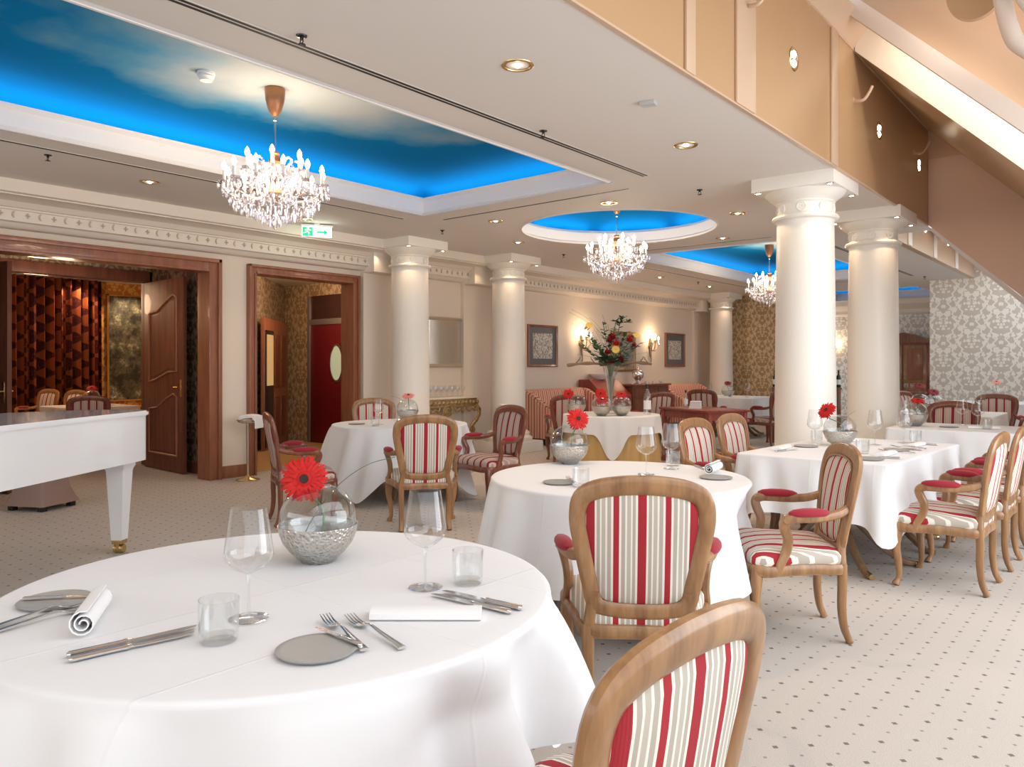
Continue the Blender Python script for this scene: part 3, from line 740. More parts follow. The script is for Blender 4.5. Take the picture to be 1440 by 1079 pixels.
# ------------------------------------------------------------------ crystal chandeliers
def drop(bm, p, h, w):
    M = Matrix.Translation(p) @ Matrix.Rotation(random.random()*6, 4, 'Z')
    lathe(bm, [(0, 0), (w, -h*.28), (w*.75, -h*.62), (0, -h)], 5, M=M)
def make_chandelier():
    r = thing('chandelier', '', 'chandelier')      # origin at the ceiling cup
    b = B(); lathe(b, [(0, 0), (.075, 0), (.078, -.02), (.072, -.09), (.05, -.17), (.028, -.205), (.02, -.215), (0, -.215)], 24); obj('ceiling_cup', b, copper, r)
    b = B(); lathe(b, [(.009, -.2), (.009, -.50)], 12); lathe(b, [(.009, -.245), (.016, -.25), (.009, -.255)], 12, cap=False); obj('rod', b, silver, r)
    b = B(); lathe(b, [(0, -.49), (.03, -.49), (.038, -.505), (.03, -.52), (.043, -.545), (.05, -.57), (.03, -.615), (.02, -.63), (.034, -.65), (.045, -.70), (.03, -.73), (.022, -.74), (.04, -.77), (.055, -.81), (.03, -.85), (.03, -.87)], 20, cap=False)
    obj('central_stem', b, copper, r)
    b = B(); lathe(b, [(.02, -.845), (.09, -.85), (.12, -.835), (.125, -.83), (.10, -.86), (.06, -.885), (0, -.89)], 24, cap=False); obj('hub_bowl', b, crystal, r)
    cr = B()
    for (n, R, zc, rot) in ((12, .37, -.765, 0), (6, .22, -.655, .26)):
        for i in range(n):
            a = 2*PI*(i+rot)/n; ca, sa = math.cos(a), math.sin(a)
            def P(q, z): return (q*ca, q*sa, z)
            b = B(); sweep(b, catmull([P(.04, -.84), P(R*.45, zc-.115), P(R*.8, zc-.10), P(R*.98, zc-.05), P(R, zc)], 4), .0075, 6, up=(-sa, ca, 0))
            lathe(b, [(.006, -.004), (.05, .006), (.054, .012), (.03, .006), (.012, .008)], 14, P(R, zc), cap=False)
            arm = obj('arm', b, crystal, r)
            b = B(); lathe(b, [(.012, .004), (.012, .095), (.0, .096)], 10, P(R, zc)); obj('candle', b, candle_m, arm)
            b = B(); lathe(b, [(0, .094), (.012, .10), (.019, .122), (.014, .145), (0, .168)], 10, P(R, zc)); obj('bulb', b, bulb_m, arm)
            for k in range(7):
                q = 2*PI*k/7; drop(cr, (R*ca+.047*math.cos(q), R*sa+.047*math.sin(q), zc+.002), random.uniform(.05, .085), .010)
            for k in range(9):     # bead chains from the crown down to each arm and on to the next
                f = (k+1)/10; drop(cr, P(.05+(R-.06)*f, -.60+(zc+.62)*f-.10*math.sin(PI*f)), .022, .009)
            a2 = 2*PI*(i+.5+rot)/n
            for k in range(6):
                aa = a+(2*PI/n)*(k+.5)/6; sg = .05*math.sin(PI*(k+.5)/6); drop(cr, (R*.97*math.cos(aa), R*.97*math.sin(aa), zc-.02-sg), .03, .009)
            drop(cr, (R*.8*math.cos(a2), R*.8*math.sin(a2), zc-.09), .10, .014)
            drop(cr, P(R*.62, zc-.115), .085, .013)
    for (R, z, n, h) in ((.30, -.90, 26, .07), (.25, -.915, 22, .08), (.20, -.93, 18, .08), (.15, -.95, 14, .085), (.10, -.975, 9, .085), (.05, -1.0, 5, .08), (.12, -.845, 14, .06), (.33, -.87, 26, .06)):
        for i in range(n):
            a = 2*PI*(i+.3*random.random())/n; drop(cr, (R*math.cos(a), R*math.sin(a), z), h, .012)
    for R, z, n in ((.17, -.62, 12), (.10, -.57, 8), (.13, -.74, 12)):
        for i in range(n):
            a = 2*PI*i/n; drop(cr, (R*math.cos(a), R*math.sin(a), z), .07, .012)
    for i in range(8):  # upright glass plumes
        a = 2*PI*i/8; ca, sa = math.cos(a), math.sin(a)
        sweep(cr, catmull([(.04*ca, .04*sa, -.72), (.09*ca, .09*sa, -.60), (.15*ca, .15*sa, -.555), (.19*ca, .19*sa, -.585), (.18*ca, .18*sa, -.62)], 4), .008, 6, up=(-sa, ca, 0))
    lathe(cr, [(0, -1.03), (.02, -1.05), (.012, -1.08), (0, -1.10)], 8)
    o = obj('crystal_drops', cr, crystal, r, smooth=False); o['kind'] = 'stuff'
    return r
CHK = Kind(make_chandelier())
for (x, y, z), l in (((-5.22, 3.43, CZ+.40), 'crystal chandelier nearest the camera, under the first blue coffer'), ((-5.225, 8.40, CZ+.40), 'crystal chandelier under the round blue coffer'), ((-5.22, 13.48, CZ+.40), 'farthest crystal chandelier, half hidden by the nearest white column')):
    CHK.place(l, (x, y, z), .1); point('chandelier_glow', (x, y, z-.66), 42, (1, .76, .52), .28)

# ------------------------------------------------------------------ armchairs
def back_map(x, z):
    """point of the back: rakes and bows backwards above the seat"""
    h = z-.42
    return (x, -.235-.10*h-.13*h*h+.10*x*x*4*min(1, h*2.2)*.35, z)
def make_chair(wood_mat, fabric, label):
    r = thing('armchair', label, 'armchair'); r.scale = (1, .93, .966)
    # back frame: continuous loop, wide rounded shoulders
    loop = [(-.168, .492), (-.19, .57), (-.222, .73), (-.238, .84), (-.222, .918), (-.165, .953), (-.08, .968), (0, .972), (.08, .968), (.165, .953), (.222, .918), (.238, .84), (.222, .73), (.19, .57), (.168, .492), (.10, .470), (0, .466), (-.10, .470)]
    L = [back_map(x, z) for x, z in catmull([(x, z, 0) for x, z in loop], 4, True) for x, z in ((x, z),)] if False else None
    cl = catmull([(x, 0, z) for x, z in loop], 4, True)
    P = [back_map(p.x, p.z) for p in cl]
    b = B(); rad = []
    for p in cl:
        top = max(0, (p.z-.86)/.11); rad.append((.033+.006*min(1, top), .020))
    sweep(b, P, rad, 12, True, up=(0, 1, .15), sq=.72)
    # thin raised bead round the front and the outside of the frame
    P2 = [Vector(back_map(p.x*.865, .722+(p.z-.722)*.88))+Vector((0, .017, 0)) for p in cl]
    sweep(b, P2, .006, 6, True, up=(0, 1, 0))
    for s in (-1, 1):   # posts down to the seat rail
        sweep(b, catmull([back_map(.176*s, .55), (.184*s, -.236, .48), (.195*s, -.236, .40), (.198*s, -.236, .35)], 4), (.024, .024), 10, up=(0, 1, 0), sq=.75)
    obj('back_frame', b, wood_mat, r)
    # upholstered back panel, domed on both faces
    b = B(); n = len(cl); rings = []
    for side in (1, -1):
        prev = None
        for (f, dy) in ((.885, .004), (.86, .012), (.75, .021), (.5, .028), (.25, .031)):
            ring = [b.verts.new(Vector(back_map(p.x*f, .722+(p.z-.722)*f))+Vector((0, side*dy, 0))) for p in cl]
            if prev:
                for i in range(n): b.faces.new((prev[i], prev[(i+1) % n], ring[(i+1) % n], ring[i]))
            prev = ring
        b.faces.new(prev)
    obj('back_panel', b, fabric, r)
    # seat rail: serpentine frame
    out = [(-.205, -.245), (-.245, -.10), (-.29, .10), (-.31, .215), (-.27, .262), (-.15, .270), (0, .288), (.15, .270), (.27, .262), (.31, .215), (.29, .10), (.245, -.10), (.205, -.245), (0, -.25)]
    cl2 = catmull([(x, y, 0) for x, y in out], 4, True)
    b = B(); pts = []
    for p in cl2:
        d = .018*math.cos(p.x*9)**2 if p.y > .2 else .012*math.cos((p.y)*8)**2
        pts.append((p.x*.955, p.y*.955, .385+d*.5))
    sweep(b, pts, (.024, .029), 10, True, sq=.7)
    sweep(b, [(x*1.045, y*1.045, z-.021) for x, y, z in pts], .008, 6, True)
    obj('seat_rail', b, wood_mat, r)
    b = B(); prev = None; m = len(cl2)
    for (f, z) in ((.965, .405), (.985, .425), (.98, .452), (.93, .474), (.79, .492), (.55, .503), (.28, .508)):
        ring = [b.verts.new((p.x*f, .01+(p.y-.01)*f, z)) for p in cl2]
        if prev:
            for i in range(m): b.faces.new((prev[i], prev[(i+1) % m], ring[(i+1) % m], ring[i]))
        prev = ring
    b.faces.new(prev); obj('seat_cushion', b, fabric, r)
    for s in (-1, 1):
        b = B(); p = catmull([(.272*s, .225, .40), (.284*s, .235, .33), (.288*s, .238, .25), (.272*s, .226, .14), (.266*s, .225, .06), (.278*s, .238, .02), (.283*s, .243, .004)], 4)
        sweep(b, p, [.036, .036, .036, .036, .035, .034, .032, .030, .028, .0265, .025, .0235, .022, .0205, .019, .018, .0175, .017, .0175, .02, .023, .025, .0255, .024, .018][:len(p)], 10, up=(0, 1, 0), sq=.8)
        obj('leg', b, wood_mat, r)
        b = B(); p = catmull([(.198*s, -.236, .41), (.198*s, -.238, .30), (.196*s, -.236, .18), (.197*s, -.248, .08), (.20*s, -.272, .02), (.20*s, -.28, .004)], 4)
        k = len(p); sweep(b, p, [.026-.009*i/(k-1) if i < k-5 else .019+.002*math.sin((i-k+5)) for i in range(k)], 10, up=(0, 1, 0), sq=.75)
        obj('leg', b, wood_mat, r)
        b = B()
        p = catmull([(back_map(.218*s, .70)[0], back_map(.218*s, .70)[1], .70), (.245*s, -.20, .672), (.278*s, -.10, .660), (.304*s, .0, .662), (.312*s, .06, .660), (.308*s, .092, .640), (.296*s, .088, .60), (.282*s, .068, .545), (.280*s, .078, .48), (.290*s, .11, .42), (.292*s, .12, .385)], 4)
        k = len(p); sweep(b, p, [(.021+.006*math.sin(PI*i/(k-1)), .018+.005*math.sin(PI*i/(k-1))) for i in range(k)], 10, up=(s, 0, 0), sq=.8)
        for q in (-1, 1): lathe(b, [(0, -.012), (.016, -.012), (.019, 0), (.016, .012), (0, .012)], 12, M=Matrix.Translation((.309*s+.014*q, .088, .652)) @ Matrix.Rotation(PI/2, 4, 'Y'))
        arm = obj('arm', b, wood_mat, r)
        b = B(); M = Matrix.Translation((.297*s, -.035, .681)) @ Matrix.Rotation(-s*.2, 4, 'Z') @ Matrix.Diagonal((1, 3.3, 1, 1))
        lathe(b, [(.030, -.012), (.035, -.002), (.034, .010), (.027, .021), (.014, .027), (0, .028)], 20, M=M); obj('arm_pad', b, vel_red, arm)
    return r
AC = Kind(make_chair(wood_h, stripe, 'armchair'))
AD = Kind(make_chair(wood_m, stripe_d, 'armchair'))
for (K, x, y, fx, fy, l) in [
    (AC, -.880, 1.20, -.997, .08, 'striped walnut armchair closest to the camera, seen from behind at the bottom edge'),
    (AC, -1.61, 2.743, -.56, .83, 'striped walnut armchair facing the middle round table, its back to the camera'),
    (AC, -1.475, 4.035, -.82, -.57, 'striped walnut armchair between the middle round table and the square-cornered table'),
    (AC, -1.0, 5.545, -1, .03, 'striped walnut armchair at the right side of the square-cornered table, nearest of the row'),
    (AC, -.97, 6.30, -1, .02, 'striped walnut armchair at the right edge, second of the row at the square-cornered table'),
    (AC, -.97, 7.12, -1, .0, 'striped walnut armchair at the right edge, third of the row, only its top showing'),
    (AC, -2.42, 5.47, 1, -.05, 'nearer of two striped armchairs at the left side of the square-cornered table'),
    (AC, -2.44, 6.20, 1, -.03, 'farther of two striped armchairs at the left side of the square-cornered table'),
    (AC, -4.84, 4.645, -.77, .64, 'striped armchair with its back to the camera at the round table by the passage'),
    (AD, -5.80, 4.09, .42, .91, 'dark armchair seen side-on left of the round table by the passage'),
    (AD, -5.12, 5.82, -.2, -.98, 'dark armchair right of the round table by the passage, before a column plinth'),
    (AC, -7.22, 6.13, .8, -.6, 'striped armchair behind the round table by the passage, only its top showing'),
    (AD, -1.70, 9.66, .1, -1, 'dark armchair facing the camera behind the second right-hand table'),
    (AD, -2.75, 13.3, .9, -.3, 'dark armchair seen edge-on before the silver wallpaper'),
    (AD, -1.68, 12.72, .1, -1, 'dark armchair farthest right before the silver wallpaper'),
    (AD, -6.45, 9.05, -.62, .78, 'dark armchair facing the striped sofa left of the flower table'),
    (AD, -5.95, 12.5, -.15, .99, 'dark armchair with its back to the camera before the far left table'),
    (AD, -5.15, 13.2, -.8, .25, 'dark armchair right of the far left table beside the nearest white column'),
    (AD, -6.05, 10.7, -.9, .4, 'dark armchair behind the red serving table, seen past a bottle'),
    (AD, -5.75, 16.2, .2, -1, 'dark armchair behind the far left table, only its top showing'),
    (AC, -14.6, 4.9, .3, -.95, 'striped armchair leftmost in the private room before the curtain'),
    (AC, -13.7, 5.0, .3, -.95, 'striped armchair second from left in the private room before the curtain'),
    (AD, -11.4, 4.5, -.95, .3, 'dark armchair with its back to the camera in the private room'),
    (AC, -13.3, 6.02, -.2, -.98, 'striped armchair in the private room before the woodland painting')]:
    K.place(l, (x, y, 0), face_rz(fx, fy))

# ------------------------------------------------------------------ tables and their cloths
TZ = .76
def make_round_base():
    r = thing('round_table', '', 'table')
    b = B(); lathe(b, [(0, .715), (.63, .715), (.64, .725), (.64, .735), (.63, .742), (0, .742)], 48); obj('tabletop', b, wood_t, r)
    b = B(); lathe(b, [(.11, .715), (.10, .68), (.05, .62), (.06, .5), (.075, .38), (.05, .30), (.07, .26), (.07, .20), (0, .19)], 24); obj('pedestal', b, wood_t, r)
    for i in range(4):
        a = PI/4+PI/2*i; ca, sa = math.cos(a), math.sin(a)
        b = B(); p = catmull([(.05*ca, .05*sa, .27), (.20*ca, .20*sa, .25), (.36*ca, .36*sa, .13), (.52*ca, .52*sa, .035), (.60*ca, .60*sa, .022)], 5); k = len(p)
        sweep(b, p, [(.030-.010*i_/k, .038-.018*i_/k) for i_ in range(k)], 10, up=(-sa, ca, 0), sq=.7)
        leg = obj('leg', b, wood_t, r)
        b = B(); sweep(b, [(.55*ca, .55*sa, .026), (.615*ca, .615*sa, .021)], (.024, .020), 10, up=(-sa, ca, 0)); obj('foot_cap', b, brass, leg)
    return r
def fold_fn(seed, ks):
    rd = random.Random(seed); T = [(k, rd.uniform(0, 6.28), rd.uniform(.5, 1)) for k in ks]; n = sum(t[2] for t in T)**.55
    def f(a):
        v = sum(w*math.cos(k*a+p) for k, p, w in T)/n
        return v
    return f
def cloth_mesh(outline, drop_fn, zt, flare, amp, seed, ks, edge=.016, dents=(), rows=16, normals=None):
    """outline: closed list of (x, y); drop_fn(i) -> length of the hanging part; folds grow towards the hem"""
    n = len(outline); b = B(); f = fold_fn(seed, ks); O = [Vector((x, y, 0)) for x, y in outline]
    Nn = []
    for i in range(n):
        t = O[(i+1) % n]-O[(i-1) % n]; Nn.append(Vector((t.y, -t.x, 0)).normalized())
    prev = None; c = b.verts.new((0, 0, zt))
    for q in (.25, .5, .75, .92):
        ring = [b.verts.new((p.x*q, p.y*q, zt)) for p in O]
        if prev is None:
            for i in range(n): b.faces.new((c, ring[i], ring[(i+1) % n]))
        else:
            for i in range(n): b.faces.new((prev[i], ring[i], ring[(i+1) % n], prev[(i+1) % n]))
        prev = ring
    def link(ring):
        nonlocal prev
        for i in range(n): b.faces.new((prev[i], ring[i], ring[(i+1) % n], prev[(i+1) % n]))
        prev = ring
    for (d, dz) in ((-edge, 0), (-edge*.4, -edge*.12), (-edge*.05, -edge*.45), (0, -edge)):
        link([b.verts.new(O[i]+Nn[i]*d+Vector((0, 0, zt+dz))) for i in range(n)])
    for k in range(1, rows+1):
        s = k/rows; ring = []
        for i in range(n):
            a = 2*PI*i/n; Ld = drop_fn(i); v = f(a+.10*s*math.sin(2*a+seed))
            v = math.copysign(abs(v)**.8, v); g = s**.6
            d = flare*s*Ld+amp*g*(.5+v)*min(1, Ld/.3)
            for (ac, wd, dp) in dents:
                da = (a-ac+PI) % (2*PI)-PI; d -= dp*math.exp(-(da/wd)**2)*min(1, s*2.5)
            ring.append(b.verts.new(O[i]+Nn[i]*max(d, -.30)+Vector((0, 0, zt-edge-s*Ld))))
        link(ring)
    return b
def circ(R, n=180): return [(R*math.cos(2*PI*i/n), R*math.sin(2*PI*i/n)) for i in range(n)]
def rrect(hx, hy, r=.03, n=44, m=5):
    o = []
    for (cx, cy, a0) in ((hx-r, -hy+r, -PI/2), (hx-r, hy-r, 0), (-hx+r, hy-r, PI/2), (-hx+r, -hy+r, PI)):
        for i in range(m): a = a0+PI/2*i/(m-1); o.append((cx+r*math.cos(a), cy+r*math.sin(a)))
        nx = {-PI/2: (hx, hy-r), 0: (-hx+r, hy), PI/2: (-hx, -hy+r), PI: (hx-r, -hy)}[a0]; x, y = o[-1]
        for i in range(1, n): o.append((x+(nx[0]-x)*i/n, y+(nx[1]-y)*i/n))
    return o
def round_cloth(R, side, corner, c_ang, seed, zt=TZ, amp=.045, flare=.13, ks=(5, 9, 12, 15, 19), dents=(), n=200):
    def dr(i):
        a = 2*PI*i/n-c_ang; t = abs(math.cos(2*a))**5 if math.cos(2*a) < 2 else 0
        k = max(0, math.cos(4*(a)))       # 1 at the four corners
        return side+(corner-side)*k**2.2
    return cloth_mesh(circ(R, n), dr, zt, flare, amp, seed, ks, dents=dents)
def rect_cloth(hx, hy, side, corner, seed, zt=TZ, amp=.034, flare=.07, ks=(7, 12, 16, 21), dents=()):
    o = rrect(hx, hy); 
    def dr(i):
        x, y = o[i]; d = math.hypot(hx-abs(x), hy-abs(y)); return side+(corner-side)*math.exp(-(d/.10)**2)
    return cloth_mesh(o, dr, zt, flare, amp, seed, ks, dents=dents, rows=12)
RT = Kind(make_round_base())
T1 = (-1.8675, 1.2588); T2 = (-2.291, 3.702); T3 = (-6.19, 5.60)
for (x, y), l, rz in ((T1, 'round table under a white cloth closest to the camera', .5), (T2, 'round table under a white cloth in the middle of the room', .2), (T3, 'round table under a white cloth by the passage, its curved foot showing', 5.42-PI/4)):
    RT.place(l, (x, y, 0), rz)
def cloth(b, label, loc, rz=0, m=None, cat='tablecloth', name='tablecloth'):
    return tag(obj(name, b, m or linen, loc=loc, rz=rz, ang=60), label, cat)
cloth(round_cloth(.745, .34, .52, -2.2, 4, amp=.085, flare=.07, ks=(5, 8, 11, 13, 17), dents=((-.05, .22, .10),)), 'white cloth draped over the closest round table', (*T1, 0))
cloth(round_cloth(.714, .46, .56, -.42, 11, amp=.062, dents=((-.99, .34, .10), (.42, .34, .24))), 'white cloth draped over the middle round table', (*T2, 0))
cloth(round_cloth(.717, .48, .70, -1.25, 23, amp=.075, dents=((-.62, .2, .08), (.2, .25, .06))), 'white cloth with hanging corners on the round table by the passage', (*T3, 0))
def make_rect_table(hx, hy, label, loc, rz=0):
    r = thing('rectangular_table', label, 'table', loc, rz)
    b = B(); bx(b, -hx+.05, hx-.05, -hy+.05, hy-.05, .71, .742, .004); obj('tabletop', b, wood_t, r)
    for s in (-1, 1):
        b = B(); lathe(b, [(.09, .71), (.08, .68), (.045, .62), (.06, .45), (.06, .25), (0, .22)], 20, (0, s*(hy-.45), 0)); p_ = obj('pedestal', b, wood_t, r)
        for q in ((-1, s), (1, s), (-1, -s*.4), (1, -s*.4)):
            ca, sa = Vector((q[0], q[1], 0)).normalized().xy; c = Vector((0, s*(hy-.45), 0))
            b = B(); p = catmull([c+Vector((.05*ca, .05*sa, .31)), c+Vector((.16*ca, .16*sa, .27)), c+Vector((.30*ca, .30*sa, .13)), c+Vector((.44*ca, .44*sa, .035)), c+Vector((.52*ca, .52*sa, .02))], 5); k = len(p)
            sweep(b, p, [(.028-.010*i_/k, .034-.016*i_/k) for i_ in range(k)], 10, up=(-sa, ca, 0), sq=.7); leg = obj('leg', b, wood_t, r)
            b = B(); sweep(b, [c+Vector((.47*ca, .47*sa, .024)), c+Vector((.535*ca, .535*sa, .019))], (.021, .018), 10, up=(-sa, ca, 0)); obj('foot_cap', b, brass, leg)
    return r
T4 = (-1.715, 6.09); R4 = -.05
make_rect_table(.50, .86, 'long table under a white cloth beside the nearest white column, splayed feet showing', (*T4, 0), R4)
cloth(rect_cloth(.515, .88, .37, .50, 31), 'white cloth with square corners on the long table beside the nearest column', (*T4, 0), R4)
T5 = (-1.44, 8.80); T6 = (-2.05, 11.4); T7 = (-3.55, 15.3); T8 = (-2.1, 15.2); T9 = (-6.35, 14.6); T10 = (-12.55, 5.0)
for (x, y), hx, hy, l, lc, m in ((T5, .60, .50, 'table under white cloth behind the row of right-hand chairs', 'pleated white cloth on the table behind the row of right-hand chairs', linen),
        (T6, .60, .62, 'table under ivory cloth behind a dark chair on the right', 'ivory cloth on the table before the silver wallpaper', linen_b),
        (T7, .50, .50, 'table under white cloth before the carved cupboard', 'white cloth on the table before the carved cupboard', linen),
        (T8, .62, .55, 'table under white cloth farthest right before the silver wallpaper', 'white cloth on the table farthest right before the silver wallpaper', linen),
        (T9, .62, .62, 'table under white cloth at the far end of the left wall', 'white cloth on the table at the far end of the left wall', linen),
        (T10, .55, .50, 'table under white cloth in the private room', 'white cloth on the table in the private room', linen)):
    make_rect_table(hx-.015, hy-.015 if hy > .5 else .5, l, (x, y, 0)); cloth(rect_cloth(hx, hy if hy > .5 else .515, .42, .52, int(x*-100), ks=(7, 11, 17, 23), amp=.025), lc, (x, y, 0), 0, m)
# flower table: gold skirt to the floor and a white square overlay with a corner to the camera
TF = (-5.30, 8.39)
r = thing('flower_table', 'round table in a gold skirt under the round coffer, carrying the big bouquet', 'table', (*TF, 0))
b = B(); lathe(b, [(0, .71), (.57, .71), (.58, .72), (.57, .735), (0, .735)], 40); obj('tabletop', b, wood_t, r)
b = B(); lathe(b, [(.05, .71), (.05, .05), (.25, .03), (.25, 0), (0, 0)], 20); obj('pedestal', b, wood_t, r)
cloth(cloth_mesh(circ(.592, 160), lambda i: .715, .745, .03, .022, 3, (13, 19, 27, 31)), 'gold floor-length skirt round the flower table', (*TF, 0), 0, gold_cloth, 'table skirt', 'table_skirt')
cloth(round_cloth(.615, .20, .50, -.985, 8, amp=.02, flare=.06, ks=(9, 12, 17, 23)), 'white square overlay with a hanging point on the flower table', (*TF, 0))

# ------------------------------------------------------------------ tableware
def make_wine_glass():
    r = thing('wine_glass', '', 'wine glass')
    b = B(); lathe(b, [(0, .001), (.045, .001), (.048, .003), (.02, .006), (.006, .012), (0, .012)], 36); obj('foot', b, glass_m, r)
    b = B(); lathe(b, [(.006, .011), (.0038, .03), (.0035, .085), (.0045, .105), (.010, .114)], 14, cap=False); obj('stem', b, mat_stem, r)
    b = B(); lathe(b, [(0, .111), (.012, .114), (.035, .126), (.052, .142), (.0585, .156), (.058, .168), (.054, .195), (.0475, .24), (.043, .272)], 40, cap=False)
    obj('bowl', b, glass_m, r); return r
mat_stem = glass('glass_stem', (.95, .96, .96), .7, .14)
def make_tumbler():
    b = B(); lathe(b, [(0, .0), (.038, .0), (.041, .005), (.043, .02), (.0445, .095), (.0425, .095), (.041, .022), (.036, .014), (0, .012)], 36, cap=False)
    return obj('tumbler', b, glass_m)
def make_plate():
    b = B(); lathe(b, [(0, .0), (.07, .0), (.084, .003), (.0885, .008), (.086, .0095), (.07, .008), (0, .007)], 48); return obj('side_plate', b, plate_m)
def make_knife():
    r = thing('table_knife', '', 'knife')          # handle at -x, tip at +x
    b = B(); p = [(-.115, 0, .006), (-.11, 0, .006), (-.06, 0, .006), (-.02, 0, .006), (-.012, 0, .006), (-.008, 0, .006), (0, 0, .006)]
    sweep(b, p, [(.004, .003), (.009, .006), (.0075, .0055), (.0075, .005), (.009, .006), (.006, .005), (.005, .004)], 10); obj('handle', b, silver, r)
    b = B(); prism(b, [(-.002, -.005), (.02, -.008), (.09, -.0095), (.118, -.004), (.124, .006), (.10, .0085), (0, .0075)], .0045, .0062); obj('blade', b, silver, r); return r
def make_fork():
    r = thing('table_fork', '', 'fork')
    b = B(); p = catmull([(-.105, 0, .004), (-.09, 0, .006), (-.03, 0, .010), (.015, 0, .014), (.035, 0, .010)], 4); k = len(p)
    sweep(b, p, [(.0095-.0065*min(1, i/(k*.75)), .0028) for i in range(k)], 8); obj('handle', b, silver, r)
    b = B(); p = [(.03, 0, .011), (.045, 0, .006), (.06, 0, .0045)]; sweep(b, p, [(.004, .002), (.011, .002), (.012, .002)], 8)
    for i in range(4):
        y = (i-1.5)*.0065; sweep(b, [(.055, y, .0045), (.08, y, .005), (.108, y, .012)], [(.0025, .0018), (.0022, .0016), (.001, .001)], 6)
    obj('tines', b, silver, r); return r
def make_napkin_roll():
    b = B(); prof = []
    for i in range(29):
        t = i/28*4.6*PI; rr = .008+.0235*i/28; prof.append((rr*math.cos(t), rr*math.sin(t)))
    w = .003
    A = [[b.verts.new((x, y, z)) for (y, z) in prof] for x in (-.11, -.05, .05, .11)]
    for q in range(3):
        for i in range(28): b.faces.new((A[q][i], A[q][i+1], A[q+1][i+1], A[q+1][i]))
    bmesh.ops.recalc_face_normals(b, faces=b.faces[:]); bmesh.ops.solidify(b, geom=b.faces[:], thickness=w)
    return obj('napkin', b, napkin_m)
def make_napkin_flat():
    b = B(); pr = [(-.036, .004), (-.034, .016), (-.02, .022), (.015, .023), (.034, .016), (.037, .006), (.034, .001), (-.03, .0)]
    extrude_profile(b, pr, 'x', -.135, .135); bmesh.ops.subdivide_edges(b, edges=b.edges[:], cuts=1)
    o = obj('napkin', b, napkin_m, ang=50); return o
WG = Kind(make_wine_glass()); TB = Kind(tag(make_tumbler(), '', 'glass')); PL = Kind(tag(make_plate(), '', 'plate'))
KN = Kind(make_knife()); FK = Kind(make_fork()); NR = Kind(tag(make_napkin_roll(), '', 'napkin')); NF = Kind(tag(make_napkin_flat(), '', 'napkin'))
Z0 = TZ+.0015
def lay(K, label, a, c, dz=0, scale=None, group=None, tilt=0):
    """item lying from a (handle) to c (tip) on the cloth"""
    d = Vector((c[0]-a[0], c[1]-a[1])); m = ((a[0]+c[0])/2, (a[1]+c[1])/2)
    return K.place(label, (m[0], m[1], Z0+dz), math.atan2(d.y, d.x), group, scale=scale)
# closest table
WG.place('tall empty wine glass left of the gerbera vase on the closest table', (-1.692, 1.039, Z0)); WG.place('tall empty wine glass right of the gerbera vase on the closest table', (-1.552, 1.497, Z0))
TB.place('low water tumbler beside the left wine glass on the closest table', (-1.612, .915, Z0)); TB.place('low water tumbler beside the right wine glass on the closest table', (-1.493, 1.607, Z0))
PL.place('round grey side plate with forks on its edge, front of the closest table', (-1.389, 1.017, Z0)); PL.place('round grey side plate at the left edge of the closest table', (-2.20, .79, Z0))
lay(NR, 'rolled white napkin at the left of the closest table', (-1.80, .685), (-2.11, .885), .032)
lay(NF, 'flat folded white napkin with knives under it on the closest table', (-1.495, 1.229), (-1.252, 1.43))
lay(KN, 'silver knife next to the rolled napkin, the farther of the pair', (-1.765, .642), (-1.725, .93), .0, 1.15); lay(KN, 'silver knife next to the rolled napkin, nearer the table edge', (-1.735, .635), (-1.69, .905), .0, 1.08)
lay(KN, 'silver knife sticking out on both sides of the flat napkin, nearer its end', (-1.222, 1.475), (-1.478, 1.46), 0, 1.1); lay(KN, 'silver knife behind the flat napkin, blade towards the tumbler', (-1.22, 1.515), (-1.475, 1.50), 0, 1.1)
lay(FK, 'silver fork left of its twin on the closest table', (-1.298, 1.075), (-1.545, 1.152), .002, 1.18); lay(FK, 'silver fork lying outermost towards the flat napkin on the closest table', (-1.235, 1.135), (-1.515, 1.195), 0, 1.2)
lay(KN, 'small silver butter knife on the edge of the front grey plate', (-1.32, 1.078), (-1.475, 1.085), .010, .72)
lay(KN, 'silver butter knife lying across the left grey plate', (-2.245, .735), (-2.12, .885), .0095, .9)
lay(FK, 'silver fork between the left grey plate and the rolled napkin', (-2.09, .61), (-2.13, .86), 0, 1.1); lay(FK, 'second silver fork beside the rolled napkin, partly beyond the left edge', (-2.05, .60), (-2.075, .85), 0, 1.1)
# middle table
for l, x, y in (('wine glass on the middle round table, nearer of the two', -2.20, 3.85), ('wine glass on the middle round table, farther of the two', -2.205, 4.155)): WG.place(l, (x, y, Z0))
TB.place('tumbler beside the wine glasses on the middle round table', (-2.27, 4.30, Z0)); TB.place('tumbler behind the armchair on the middle round table', (-2.235, 3.25, Z0))
PL.place('grey side plate left of the armchair on the middle round table', (-2.39, 3.28, Z0)); PL.place('grey side plate under a napkin at the right of the middle round table', (-1.835, 3.97, Z0))
lay(NR, 'rolled white napkin on the middle round table', (-1.90, 4.02), (-1.94, 4.24), .038)
lay(KN, 'knife beside the rolled napkin on the middle round table', (-2.0, 4.22), (-2.14, 4.36), 0, 1.1)
lay(FK, 'fork lying on the plate edge at the left of the middle round table', (-2.27, 3.24), (-2.40, 3.37), .012, 1.0)
# round table by the passage
WG.place('wine glass on the round table by the passage', (-6.22, 5.33, Z0)); TB.place('tumbler on the round table by the passage', (-6.10, 5.18, Z0))
lay(NF, 'folded white napkin on the round table by the passage', (-5.98, 5.35), (-5.83, 5.62))
PL.place('grey side plate on the round table by the passage', (-6.42, 5.20, Z0))
